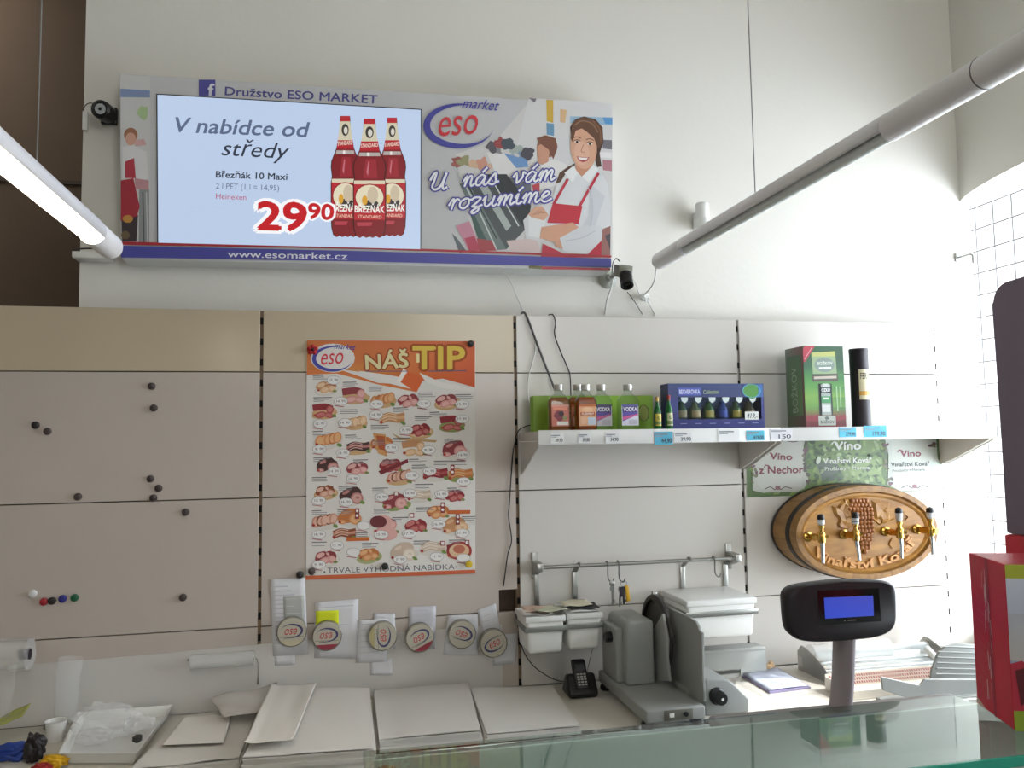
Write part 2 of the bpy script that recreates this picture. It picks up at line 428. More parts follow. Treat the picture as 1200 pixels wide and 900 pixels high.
# ------------------------------------------------------------------ pendant tube lamps
def tube_lamp(label, X, Z, Yend, slot, lit, joint, wires, yfar):
    r = thing('tube_lamp', label, 'lamp', (X, Yend, Z), 'long white tube lamps')
    body = mat('lamp_white_enamel', (234, 232, 232), .3); R = .021
    def shell(m, y0, y1, a0, a1, rr=R):
        n = 20
        m.grid(lambda u, v: Vector((X+rr*cos(radians(a0+(a1-a0)*u)), y0+(y1-y0)*v, Z+rr*sin(radians(a0+(a1-a0)*u)))), n, 1)
    m = MB(); m.lathe([(R*.55, 0), (R*.9, .004), (R, .012), (R, Yend-slot[0])], (X, Yend, Z), (0, -1, 0), 24)
    m.build('end_cap', body, r)
    MB().lathe([(R, 0), (R, slot[1]-yfar)], (X, slot[1], Z), (0, -1, 0), 24).build('housing', body, r)
    m = MB(); shell(m, slot[0], slot[1], -28, 208); m.build('reflector_shell', body, r, solid=.0012)
    t = MB().lathe([(.0105, 0), (.0105, slot[0]-slot[1]-.01)], (X, slot[0]-.005, Z-.0095), (0, -1, 0), 14)
    t.build('fluorescent_tube', mat('lit_fluorescent', (255, 246, 226), .3, emit=TUBE) if lit else mat('unlit_fluorescent', (214, 220, 216), .25), r)
    for y in joint: MB().lathe([(R+.0004, 0), (R+.0008, .001), (R+.0004, .002)], (X, y, Z), (0, -1, 0), 24).build('joint_ring', mat('lamp_joint_grey', (120, 118, 120), .4), r)
    for y in wires:
        MB().tube([(X, y, Z+R), (X, y, TOP if y < .25 else TOP+.9)], .0011, 6).build('suspension_wire', mat('lamp_wire', (120, 120, 118), .4), r)
    return r
a = P(771, 307, Y=-.12)
tube_lamp('unlit white tube lamp crossing the upper right of the view', a.x, a.z, -.12, (P(803, 291, X=a.x).y, P(1044, 154, X=a.x).y), False,
          (P(1152, 78, X=a.x).y,), (P(885, 225, X=a.x).y, -1.75), -2.9)
b = P(131, 291, Y=-.52)
tube_lamp('lit white tube lamp at the upper left of the view', b.x, b.z, -.52, (P(108, 272, X=b.x).y, -1.75), True, (), (P(43, 195, X=b.x).y, -1.85), -2.9)
# ------------------------------------------------------------------ advertising board with a screen
YBN = -.03
a, b = P(140.5, 86, Y=YBN), P(715.5, 317, Y=YBN)
tl, tr, br, bl = P(140, 86, Y=YBN), P(717.5, 123, Y=YBN), P(715.5, 317, Y=YBN), P(141.5, 303, Y=YBN)
bn = thing('advertising_board', 'wide advertising board with a lit beer offer screen and smiling shop woman', 'sign', ((a.x+b.x)/2, .01, b.z))
MB().prism([tl, tr, br, bl], (0, YB-YBN-.001, 0), .0015, 1).build('case', mat('board_case_white', (214, 215, 214), .35), bn, smooth=False)
def c1(*q): return [(130+q[i]/3.6, 70+q[i+1]/3.6) for i in range(0, len(q), 2)]
def c2(*q): return [(420+q[i]/3.4615, 80+q[i+1]/3.4615) for i in range(0, len(q), 2)]
f = Flat(onY(YBN))
f.poly([(141, 87), (716.5, 124), (715, 316), (142, 302.5)], 'c6c6c7', 1)
# left strip: blurred shop picture
f.poly(c1(42, 62, 165, 70, 165, 840, 45, 838), 'cbcac9', 2)
f.poly(c1(40, 122, 165, 130, 165, 160, 40, 158), '7f90b4', 3)
f.ell(*c1(138, 222)[0], 7, 7, 'a9c18f', 3, wob=.5)
f.ell(*c1(84, 318)[0], 8, 8.5, '9a6a50', 4); f.ell(*c1(84, 335)[0], 6.2, 7.5, 'cf9f8a', 5)
f.poly(c1(95, 340, 140, 335, 150, 360, 105, 366), 'cfa6a4', 4)
f.poly(c1(50, 370, 92, 360, 150, 390, 158, 500, 100, 520, 48, 500), 'd8d6d6', 4)
f.poly(c1(60, 430, 98, 415, 105, 500, 60, 500), 'b03444', 5)
f.poly(c1(42, 510, 95, 500, 122, 620, 110, 660, 42, 680), 'a02a38', 6)
f.poly(c1(100, 500, 160, 510, 160, 550, 105, 545), 'c09094', 6)
f.poly(c1(45, 665, 115, 655, 108, 768, 48, 768), '3b3034', 5); f.ell(*c1(72, 672)[0], 6, 4.5, 'c08a3e', 7); f.ell(*c1(62, 740)[0], 5, 5, '6b5a40', 7)
f.poly(c1(120, 545, 162, 545, 162, 770, 118, 770), '8f9291', 4); f.line(c1(135, 560, 140, 770), 1.5, '55585c', 5); f.line(c1(150, 560, 155, 770), 1.2, 'c5c7c8', 5)
# right: shop background
f.poly(c2(395, 350, 560, 290, 690, 140, 1030, 150, 1030, 765, 560, 745, 470, 740), 'd4d2d0', 2)
f.poly(c2(690, 120, 1030, 143, 1030, 420, 850, 420, 640, 330), 'd9d8d8', 3)
f.poly(c2(762, 128, 790, 130, 790, 222, 764, 215), 'd2ab44', 4); f.poly(c2(762, 222, 793, 226, 793, 275, 764, 270), '6c9abb', 4)
f.poly(c2(690, 121, 722, 124, 715, 140), '7d7380', 4); f.poly(c2(818, 165, 845, 170, 838, 222, 818, 218), 'dcb98c', 4)
f.poly(c2(858, 195, 1030, 200, 1030, 232, 858, 222), '9fc0d8', 4); f.poly(c2(990, 200, 1030, 202, 1030, 228, 1000, 226), '5b9ad2', 5)
f.poly(c2(990, 290, 1028, 292, 1028, 330, 990, 326), '74717a', 4); f.poly(c2(990, 372, 1028, 374, 1028, 418, 992, 414), 'b9808a', 4); f.poly(c2(980, 340, 1028, 342, 1028, 365, 980, 362), 'eceaea', 4)
for i, (x, y, c) in enumerate([(545, 318, '5e5a62'), (575, 300, 'a04a4c'), (605, 310, '49545f'), (560, 345, '8d8a8e'), (640, 330, 'aab4ae'), (670, 360, '7f99b8'), (690, 345, '4c4a55'), (400, 380, 'a6605a'), (430, 375, '9d9a72'), (465, 390, 'd9b596'), (500, 385, 'd49a86'), (520, 400, 'd8b49c'), (610, 370, '9fb0c0')]):
    f.ell(*c2(x, y)[0], 7, 6, c, 4, wob=.7, seed=i)
f.poly(c2(590, 345, 680, 370, 690, 400, 640, 405), '6f97c9', 5); f.poly(c2(520, 340, 600, 350, 650, 420, 560, 440), 'e4e2e0', 4)
for (q, c) in [((410, 470, 450, 455, 600, 735, 540, 740), '6f7c7a'), ((440, 455, 520, 430, 680, 650, 600, 735), '4c5356'), ((470, 450, 500, 440, 620, 640, 600, 660), 'aeb6b2'),
               ((520, 430, 600, 430, 700, 560, 680, 660), '2f3438'), ((560, 470, 590, 465, 660, 590, 640, 610), '98a39f'), ((600, 440, 700, 470, 700, 560), '71757a'),
               ((450, 580, 500, 560, 560, 730, 500, 740), '3c5a55'), ((395, 640, 450, 620, 500, 740, 450, 745), 'c98a9e'), ((430, 690, 470, 680, 495, 738, 450, 742), 'b8415a'),
               ((480, 690, 540, 700, 560, 740, 490, 742), 'a8434a'), ((380, 670, 400, 690, 440, 745, 410, 750), '606a70'), ((600, 700, 720, 690, 740, 745, 620, 742), 'd8c3c0'), ((650, 700, 720, 700, 700, 735), 'c47c84')]:
    f.poly(c2(*q), c, 5)
f.line(c2(390, 400, 480, 560, 560, 735), 1.6, 'c9cfcc', 6); f.line(c2(425, 440, 560, 690), 1.2, '23282b', 6); f.line(c2(540, 450, 650, 640), 1.4, 'd0d6d3', 6)
# second shopkeeper
f.poly(c2(745, 380, 800, 370, 850, 395, 830, 470, 700, 500, 710, 450), 'e6e4e2', 6); f.poly(c2(705, 475, 735, 465, 735, 500, 708, 500), 'c14552', 7)
f.ell(*c2(765, 318)[0], 11.5, 13, '8a5c48', 6, wob=.15, seed=4); f.poly(c2(722, 320, 745, 305, 775, 330, 770, 380, 745, 392, 728, 385), 'cf9a80', 7); f.poly(c2(722, 285, 760, 272, 800, 285, 805, 330, 790, 370, 770, 330, 735, 305), '7e503e', 8)
# smiling woman in a white shirt and red apron
f.poly(c2(858, 240, 880, 208, 915, 196, 962, 208, 990, 240, 994, 300, 978, 345, 986, 398, 968, 402, 955, 360, 870, 340), '4c342a', 6)
f.poly(c2(880, 385, 850, 400, 815, 425, 800, 470, 820, 462, 842, 425, 870, 410), '5a3f33', 9)
f.poly(c2(835, 425, 872, 398, 900, 430, 952, 395, 985, 425, 1012, 470, 1024, 560, 1022, 640, 1000, 700, 930, 752, 830, 752, 808, 690, 742, 702, 680, 690, 668, 618, 715, 562, 782, 545, 800, 480), 'dcdddf', 7)
f.poly(c2(940, 470, 1000, 520, 960, 640, 880, 700, 930, 600), 'cfd2d7', 8); f.poly(c2(690, 600, 760, 615, 740, 690, 690, 680), 'e8e9ea', 8)
f.poly(c2(882, 380, 945, 378, 948, 405, 905, 440, 880, 412), 'c98e72', 8)
f.poly(c2(835, 425, 872, 396, 890, 425, 868, 465), 'eceded', 9); f.poly(c2(905, 442, 952, 392, 972, 410, 935, 465), 'eceded', 9)
f.ell(*c2(913, 322)[0], 15.6, 25.5, 'dba88c', 9, rot=-.08)
f.ell(*c2(905, 345)[0], 9, 14, 'e3b49b', 10, rot=-.08)
f.poly(c2(860, 285, 866, 225, 900, 200, 945, 203, 985, 235, 992, 300, 972, 330, 955, 285, 925, 258, 905, 245, 880, 255, 868, 300), '6a4836', 11)
f.line(c2(880, 230, 905, 215, 945, 225, 970, 260), 1.6, '8f6a52', 12, True); f.line(c2(950, 215, 978, 250, 982, 300), 1.2, '8a6249', 12, True)
for x, y in ((886, 300), (938, 308)):
    f.ell(*c2(x, y)[0], 3.1, 1.5, 'f0e6e0', 11); f.ell(*c2(x, y)[0], 1.5, 1.5, '3a241c', 12); f.line(c2(x-13, y-5, x, y-9, x+13, y-4), .7, '4a3228', 12, True); f.line(c2(x-15, y-17, x, y-21, x+15, y-15), .9, '6b4a3a', 12, True)
f.line(c2(912, 310, 903, 338, 915, 342), .9, 'bf8468', 12, True)
f.poly(c2(884, 358, 910, 362, 936, 362, 928, 377, 910, 383, 893, 376), 'b2525a', 11); f.poly(c2(889, 361, 910, 364, 931, 364, 922, 373, 898, 372), 'f5f0ee', 12)
f.poly(c2(788, 548, 908, 560, 893, 632, 765, 628), 'c72b3e', 10); f.line(c2(792, 550, 848, 452), 3.2, 'c03044', 10); f.line(c2(897, 560, 930, 500, 972, 428), 3.2, 'bd2c42', 10)
f.poly(c2(748, 712, 830, 752, 930, 755, 985, 700, 985, 768, 740, 768), 'bd2840', 10)
f.poly(c2(742, 645, 870, 626, 892, 645, 870, 668, 790, 705, 735, 690), 'd9a487', 11); f.poly(c2(688, 592, 718, 562, 745, 560, 770, 595, 752, 618, 700, 605), 'dbaa8e', 11)
for k in range(4): f.line(c2(700+k*14, 600-k*4, 735+k*9, 575+k*4), .6, 'b57c62', 12)
f.poly(c2(790, 690, 840, 668, 880, 690, 850, 740, 800, 725), 'd4a085', 11); f.poly(c2(815, 690, 905, 640, 990, 640, 985, 700, 930, 752, 835, 750), 'd7d9dc', 12)
f.line(c2(840, 700, 900, 690, 960, 660), .8, 'b9bec8', 13, True); f.line(c2(930, 480, 950, 560, 940, 640), .8, 'bfc3cb', 13, True)
f.poly(c2(985, 655, 1022, 640, 1021, 764, 978, 764), '9a6a64', 8); f.poly(c2(1000, 680, 1021, 670, 1021, 740), '4a4a50', 9)
# stripes along the bottom
f.poly([(142, 283.5), (430, 289.5), (716, 299.6), (716, 302.2), (430, 292.2), (142, 287.2)], 'ac2c38', 14)
f.poly([(142, 288.2), (430, 294.7), (716, 303.3), (716, 313.6), (430, 306.8), (142, 302)], '4a4a9e', 14)
f.poly(c2(690, 800, 745, 803, 742, 815, 690, 812), '6f6a3e', 13); f.poly(c2(740, 805, 1021, 812, 1020, 819, 745, 816), 'b23346', 13)
f.text('www.esomarket.cz', 267, 301.5, 407, 304.5, 7.6, 'e8e8f0', 15, off=.012)
# header writing
f.rect(233, 93.5, 252.5, 112.5, '4a4894', 3); f.text('f', 243.5, 112.4, 250.3, 112.8, 14, 'd8d8dc', 4, off=.03)
f.text('Družstvo ESO MARKET', 263.5, 111.5, 442, 121.5, 9.6, '4b4b8c', 3, off=.02)
# oval logo
def logo(F_, cx, cy, s, flip=False, blue='4848a0', red='d23440', L=15, mk=True):
    """swoosh ring, eso and market; s is half the ring's width"""
    k = -1 if flip else 1
    N = 40
    for i in range(N):
        A, B = [radians(-300+ 290*q/N) for q in (i, i+1)]
        def pt(a, d): return (cx+k*(s*cos(a)*(1-d*.18)+s*.02*d), cy+k*(s*.64*sin(a)*(1-d*.28)))
        def th(q): u = q/N; return max(.04, sin(pi*min(1, u*1.02)))
        F_.face([pt(-A, 0), pt(-B, 0), pt(-B, th(i+1)), pt(-A, th(i))], blue, L)
    h = s*.44
    F_.text('eso', cx-k*s*.60, cy+k*s*.30, cx+k*s*.52, cy+k*s*.22, h*1.55 if False else s*.80*(1), red, L+1, shear=.22, off=.0) if not flip else \
    F_.text('eso', cx+s*.52, cy-s*.20, cx-s*.58, cy-s*.20, s*.80, red, L+1, shear=.22)
    if mk: F_.text('market', cx+s*.10, cy-s*.52, cx+s*1.10, cy-s*.44, s*.28, blue, L+1, shear=.35, off=.01)
logo(f, 537, 148, 41)
# brush-written slogan
BR = {'U': [[(.0, .75), (.15, 1.2), (.3, 1.3), (.25, .7), (.2, .2), (.45, .0), (.75, .3), (.95, 1.25)], [(.95, 1.25), (.85, .4), (.95, .02), (1.15, .15)]],
 'n': [[(0, .5), (.18, .95), (.2, .5), (.12, 0)], [(.14, .3), (.4, .95), (.56, .85), (.52, .3), (.6, .0), (.8, .2)]],
 'á': [[(.65, .8), (.4, 1.0), (.1, .6), (.1, .1), (.35, .05), (.65, .7)], [(.66, .9), (.6, .2), (.72, 0), (.9, .2)], [(.42, 1.25), (.68, 1.65)]],
 's': [[(0, .2), (.4, 1.05), (.5, .6), (.55, .2), (.35, 0), (.1, .1)], [(.5, .2), (.75, .25)]],
 'v': [[(0, .6), (.18, .98), (.25, .5), (.3, .02), (.6, .5), (.62, 1.0), (.8, .85)]],
 'm': [[(0, .5), (.16, .95), (.18, .5), (.1, 0)], [(.12, .3), (.36, .95), (.48, .85), (.42, 0)], [(.44, .3), (.7, .95), (.84, .85), (.78, .3), (.86, 0), (1.05, .2)]],
 'r': [[(0, .4), (.2, 1.0), (.28, .85), (.2, .0)], [(.24, .5), (.45, .98), (.62, .85)]],
 'o': [[(.4, 1.0), (.1, .7), (.08, .2), (.35, 0), (.6, .4), (.55, .9), (.35, .95)], [(.55, .85), (.8, .8)]],
 'z': [[(.0, .8), (.2, 1.0), (.55, .9), (.3, .4), (.1, .1), (.45, .05), (.5, -.3), (.25, -.6), (.1, -.4), (.5, .05), (.7, .2)]],
 'u': [[(0, .6), (.15, .98), (.12, .3), (.3, .0), (.6, .5), (.68, .98)], [(.68, .98), (.6, .2), (.72, 0), (.9, .2)]],
 'í': [[(0, .6), (.15, .98), (.1, .2), (.25, 0), (.45, .2)], [(.15, 1.3), (.38, 1.65)]],
 'e': [[(0, .3), (.4, .6), (.5, .9), (.3, 1.0), (.1, .6), (.15, .1), (.4, 0), (.7, .25)]], ' ': []}
BWD = {'U': 1.2, 'n': .82, 'á': .9, 's': .72, 'v': .8, 'm': 1.08, 'r': .62, 'o': .75, 'z': .72, 'u': .92, 'í': .48, 'e': .68, ' ': .75}
def brush(F_, body, x0, y0, x1, y1, h, wd, cb, cf, L):
    tot = sum(BWD[c] for c in body); d = Vector((x1-x0, y1-y0)); up = Vector((d.y, -d.x)).normalized(); dn = d.normalized(); x = 0
    for ch in body:
        for st in BR[ch]:
            pts = [tuple(Vector((x0, y0)) + d*((x+q[0])/tot) + up*q[1]*h + dn*.25*q[1]*h) for q in st]
            F_.line(pts, wd+3.0, cb, L, True); F_.line(pts, wd, cf, L+2, True)
        x += BWD[ch]
brush(f, 'U', 502, 223, 524, 222, 15, 2.6, '4c4ca4', 'f2f2f6', 16)
brush(f, 'nás', 542, 219, 583, 216, 12, 2.3, '4c4ca4', 'f2f2f6', 16)
brush(f, 'vám', 600, 215.5, 650, 211, 12, 2.3, '4c4ca4', 'f2f2f6', 16)
brush(f, 'rozumíme', 525, 246, 645, 236, 11.5, 2.3, '4c4ca4', 'f2f2f6', 16)
f.build('printed_face', INK, bn)
# the lit screen
sc = [(184.5, 111), (493, 128.8), (492.5, 292), (185.5, 284.5)]
MB().prism([P(x, y, Y=YBN-.0024) for x, y in [(183.2, 109.8), (494, 127.8), (493.5, 293), (184.3, 285.5)]], (0, .002, 0)).build('screen_bezel', black_pl, bn, smooth=False)
s = Flat(onY(YBN-.0026))
N = 8
for i in range(N):
    for j in range(4):
        def q(u, v): return tuple((Vector(sc[0])*(1-u)+Vector(sc[1])*u)*(1-v)+(Vector(sc[3])*(1-u)+Vector(sc[2])*u)*v)
        s.face([q(i/N, j/4), q((i+1)/N, j/4), q((i+1)/N, (j+1)/4), q(i/N, (j+1)/4)], 'bed0ec', 1)
s.text('V nabídce od', 201.5, 154.5, 358.5, 160.5, 17.0, '5b6a88', 3, shear=.22, off=.018)
s.text('středy', 259, 182, 335, 186, 18.0, '2e3444', 4, shear=.3, off=-.004)
s.text('Březňák 10 Maxi', 253, 208, 336.5, 211, 7.4, '2a2f3c', 3, off=.02)
s.text('2 l PET (1 l = 14,95)', 253, 221, 327, 223.5, 6.4, '6d7790', 3)
s.text('Heineken', 253, 233, 288.5, 234.5, 6.4, 'b85a72', 3)
def price(c, L, o):
    s.text('29', 302, 269, 357.5, 270.5, 31.5, c, L, off=o); s.text('90', 361, 256.5, 390, 258, 17.5, c, L, off=o)
def bottle(cx, t, b, w, L):
    h = b-t
    def Q(pts, c, l): s.poly([(cx+x*w, t+y*h) for x, y in pts], c, l)
    body = [(-.17, .0), (.17, 0), (.2, .12), (.30, .26), (.36, .30), (.48, .37), (.5, .42), (.46, .5), (.5, .55), (.5, .82), (.48, .92), (.42, .98), (.3, 1.0), (.2, .985), (.1, 1), (0, .99), (-.1, 1), (-.2, .985), (-.3, 1), (-.42, .98), (-.48, .92), (-.5, .82), (-.5, .55), (-.46, .5), (-.5, .42), (-.48, .37), (-.36, .30), (-.30, .26), (-.2, .12)]
    Q([(x*1.06, y) for x, y in body], '2a1012', L); Q(body, '7c1820', L+1)
    Q([(-.12, .34), (.2, .34), (.25, .5), (-.2, .5)], '962430', L+2)
    Q([(-.17, 0), (.17, 0), (.18, .045), (-.18, .045)], 'b3222c', L+2); Q([(-.18, .045), (.18, .045), (.27, .2), (-.27, .2)], 'cfc8ae', L+2)
    s.ell(cx, t+.115*h, .13*w, .05*h, '3b3634', L+3); s.ell(cx+.02*w, t+.12*h, .07*w, .03*h, 'd8d4c8', L+4)
    Q([(-.27, .19), (.27, .19), (.31, .27), (-.31, .27)], 'b0202c', L+2); s.text('STANDARD', cx-.27*w, t+.245*h, cx+.27*w, t+.235*h, .032*h, 'e8d8c8', L+4, off=.02)
    Q([(-.32, .285), (.32, .285), (.34, .315), (-.34, .315)], 'b0a8a4', L+3); Q([(-.08, .285), (.0, .285), (.0, .315), (-.08, .315)], 'e8e4e0', L+4)
    Q([(-.49, .52), (.49, .52), (.49, .85), (-.49, .85)], 'b4242e', L+3); Q([(-.49, .52), (.49, .52), (.49, .55), (-.49, .55)], 'd8cfb4', L+4)
    s.ell(cx, t+.66*h, .44*w, .105*h, 'e2d8bc', L+4); s.ring(cx, t+.66*h, .44*w, .105*h, -1.2, '8e1a24', L+5)
    s.ell(cx+.1*w, t+.64*h, .17*w, .07*h, 'c9b9a0', L+6); s.ell(cx-.15*w, t+.685*h, .09*w, .04*h, 'd9a032', L+6); s.ell(cx+.05*w, t+.72*h, .24*w, .04*h, '3b3432', L+5)
    s.text('BŘEZŇÁK', cx-.47*w, t+.785*h, cx+.47*w, t+.79*h, .055*h, 'f2efe8', L+7, off=.03); s.text('STANDARD', cx-.38*w, t+.835*h, cx+.38*w, t+.84*h, .026*h, 'e8c8b0', L+7, off=.01)
    Q([(-.4, .87), (.1, .87), (.05, .9), (-.38, .9)], 'b0404c', L+3); Q([(-.1, .45), (-.04, .36), (0, .36), (-.05, .48)], 'c0707a', L+4)
bottle(404.5, 136, 278, 32, 2); bottle(459.5, 138, 277, 31, 2); bottle(433, 139.5, 279, 37, 11)
price('fbfbff', 20, .11); price('c3141f', 22, .035)
s.build('lit_screen', printmat('screen_image', .3, emit=1.0), bn)

# ------------------------------------------------------------------ meat offer poster
po = thing('offer_poster', 'tall poster of meat and sausage offers under an orange heading', 'poster', tuple(P(458, 678, Y=-.002)))
def c5(*q): return [(340+q[i]/2.904, 380+q[i+1]/2.904) for i in range(0, len(q), 2)]
PT = [(359.5, 398), (557.3, 400.2), (557, 671.5), (358.8, 679)]
MB().prism([P(x, y, Y=-.0014) for x, y in PT], (0, .0008, 0)).build('sheet', paper, po, smooth=False)
f = Flat(onY(-.0015), step=.00012)
f.poly(PT, 'dad5cf', 1)
f.grad(c5(57, 54, 629, 58, 629, 215, 520, 185, 430, 195, 300, 170, 180, 155, 57, 158), ['c8703a', 'd06a44', 'c8562e', 'd0602c', 'd4702e', 'd07a3a', 'cf8440', 'c9783c'], 2)
f.poly(c5(57, 155, 180, 158, 300, 200, 400, 205, 440, 215, 425, 230, 300, 205, 160, 168, 57, 172), 'd2763c', 3)
f.poly(c5(230, 158, 330, 172, 430, 190, 420, 222, 330, 200), 'ded8d2', 4); f.poly(c5(385, 152, 455, 185, 430, 232, 365, 190), 'd4622e', 5); f.poly(c5(385, 152, 400, 160, 375, 198, 365, 190), 'e8e0d8', 6)
f.poly(c5(440, 165, 520, 200, 629, 218, 629, 230, 520, 218, 460, 195), 'e2dcd6', 4)
f.ell(*c5(145, 115)[0], 26, 17, 'dcd6d2', 4); logo(f, *c5(143, 118)[0], 23.5, L=6)
f.text('NÁŠ', *c5(258, 154)[0], *c5(402, 146)[0], 16.5, '9c4a20', 5, off=.09); f.text('NÁŠ', *c5(258, 154)[0], *c5(402, 146)[0], 16.5, 'd8cc9a', 7, off=.03)
f.text('TIP', *c5(418, 152)[0], *c5(592, 152)[0], 26, '9c4a20', 5, off=.09); f.text('TIP', *c5(418, 152)[0], *c5(592, 152)[0], 26, 'd6b84a', 7, off=.03)
f.poly(c5(430, 100, 440, 100, 440, 130, 430, 130), 'e8dca0', 8)
f.line(c5(258, 160, 400, 160), 1, '6a5a70', 8); f.line(c5(470, 160, 600, 158), 1.2, '6a5a70', 8)
f.poly(c5(52, 856, 630, 835, 630, 848, 54, 870), 'c4603a', 2)
f.text('TRVALE VÝHODNÁ NABÍDKA', *c5(127, 847)[0], *c5(560, 834)[0], 6.2, '5a5a66', 3)
for x, y in ((117, 843), (565, 826)): f.ell(*c5(x, y)[0], 1, 1, '5a5a66', 3)
rnd = random.Random(3)
def food2(kind, cx, cy, r, sd):
    k = 2.904; A, B, C = kind[1:]
    def E(x, y, rx, ry, c, L, rot=0, wob=.1): f.ell(*c5(cx+x*r, cy+y*r)[0], rx*r/k, ry*r/k, c, L, rot, 16, wob, sd+x)
    def rope(q, w, c, L): f.line([c5(cx+a*r, cy+b*r)[0] for a, b in q], w*r/k, c, L, True)
    pl = {'b': 'c9a376', 'w': 'd2cbc2', 'n': 'd9d2ca', 'g': '8f9a5c'}[kind[0]]
    E(0, 6, 44, 20, pl, 3, -.1, .2)
    t = int(sd*10) % 4
    if t == 0:      # sausages
        for i in range(3): rope([(-34, 2+i*8-6), (-12, -12+i*8), (14, -8+i*8), (34, -12+i*9)], 11, (A, B, A)[i], 5+i); rope([(-28, -1+i*8-6), (-10, -14+i*8), (12, -10+i*8)], 3, C, 9)
    elif t == 1:    # cut joint
        E(-6, -8, 36, 22, A, 5, -.3, .2); E(16, 2, 20, 18, B, 6, .1, .1); E(16, 2, 15, 13, C, 7, .1, .2); E(18, 0, 6, 4, B, 8); E(-18, -16, 12, 5, B, 8, -.4); E(-26, 12, 12, 7, B, 8); E(-26, 12, 8, 4, C, 9)
    elif t == 2:    # row of slices
        for i in range(5): E(-26+i*13, 2-i*2.5, 13, 17, A if i % 2 else B, 5+i, .3); E(-25+i*13, 2-i*2.5, 9, 13, C, 5+i+.4, .3)
    else:           # loaf with slices
        rope([(-36, -14), (0, -18), (20, -12)], 22, A, 5); E(18, -8, 13, 14, B, 6); E(18, -8, 9, 10, C, 7); E(-14, 10, 20, 11, B, 8, -.2); E(-14, 10, 15, 7, C, 9, -.2); E(14, 12, 18, 9, B, 8, .2); E(14, 12, 12, 6, C, 9, .2)
    E(32, 14, 8, 5, '6e8a44', 10, .4, .3); E(-34, 12, 5, 4, 'a83a34', 10)
def food(kind, cx, cy, r=1.0, sd=0):
    if int(sd) % 3: return food2(kind, cx, cy, r*1.0, sd)

    k = 2.904
    def E(x, y, rx, ry, c, L, rot=0, wob=.12): f.ell(*c5(cx+x*r, cy+y*r)[0], rx*r/k, ry*r/k, c, L, rot, 16, wob, sd+x)
    plate = {'b': 'c9a376', 'w': 'd2cbc2', 'n': None, 'g': 'a8a878'}[kind[0]]
    if plate: E(0, 8, 42, 20, plate, 3, -.15, .1); E(0, 6, 36, 15, {'c9a376': 'd8b88e', 'd2cbc2': 'dcd6ce', 'a8a878': '98a066'}[plate], 4, -.15, .1)
    A, B, C = kind[1:]
    E(-16, -4, 22, 15, A, 5, -.4, .2); E(-19, -8, 14, 7, C, 6, -.4, .2); E(12, -6, 19, 16, A, 6, .3, .25); E(14, 4, 15, 12, B, 7, .2); E(-6, 8, 17, 11, B, 8, -.3); E(-6, 8, 11, 7, C, 9, -.3); E(17, 3, 9, 7, C, 9, .2); E(3, -12, 6, 4, C, 9, .6)
    E(26, 12, 7, 4, '7e8a4c', 8); E(-28, 10, 4, 3, 'a83a34', 8)
PK = ('8e3a40', 'd0908c', 'dcaaa2'); TN = ('c08a5e', 'd6aa80', 'e0bf9c'); DK = ('4a302e', 'b87872', 'd0a098'); RD = ('8a2830', 'a84848', 'c0706a'); OR = ('c0743e', 'd08c58', 'dca878'); PL = ('c6b09c', 'd8c6b4', 'e2d6c8'); BR_ = ('8a4c30', 'c88e78', 'dab09c')
FOOD = [(125, 215, 'w', TN), (222, 245, 'b', PK), (315, 258, 'b', OR), (405, 262, 'n', PK), (535, 262, 'b', PK), (118, 298, 'b', RD), (222, 335, 'b', TN), (348, 320, 'n', TN), (445, 362, 'b', RD), (553, 340, 'g', RD),
 (130, 395, 'w', OR), (232, 418, 'b', DK), (315, 408, 'n', OR), (425, 425, 'n', TN), (562, 430, 'w', PK), (130, 485, 'n', DK), (232, 492, 'n', PK), (345, 482, 'n', RD), (372, 520, 'b', BR_), (495, 508, 'w', RD), (580, 510, 'g', OR),
 (122, 570, 'b', BR_), (210, 590, 'w', DK), (360, 608, 'g', PK), (440, 582, 'w', PL), (562, 585, 'n', RD), (118, 670, 'w', BR_), (205, 660, 'w', OR), (328, 690, 'n', PK), (430, 688, 'n', RD), (505, 640, 'n', OR), (565, 690, 'w', TN),
 (185, 712, 'n', BR_), (125, 795, 'w', PK), (270, 785, 'g', OR), (388, 780, 'w', PL), (487, 758, 'w', PL), (575, 775, 'b', RD)]
for i, (x, y, p, t) in enumerate(FOOD): food((p,)+t, x, y, rnd.uniform(.98, 1.16), i*2.3)
f.poly(c5(282, 370, 325, 375, 330, 450, 300, 440), 'c8925a', 10); f.poly(c5(292, 378, 322, 382, 325, 430, 302, 425), 'b0562e', 11)
f.poly(c5(300, 500, 400, 458, 402, 470, 310, 512), '7c2a30', 10); f.poly(c5(345, 370, 375, 385, 500, 395, 495, 402, 375, 395), 'c09a6e', 5)
for x, y in ((330, 672), (348, 712)): f.ell(*c5(x-15, y)[0], 11, 8, 'd8a49c', 10)
f.ell(*c5(300, 672)[0], 10, 7, '6a2c32', 11); f.ell(*c5(575, 770)[0], 15, 11, 'a63a36', 4); f.ell(*c5(575, 770)[0], 12, 8, 'd8b48e', 10); f.ell(*c5(575, 765)[0], 7, 5, 'b86a52', 11)
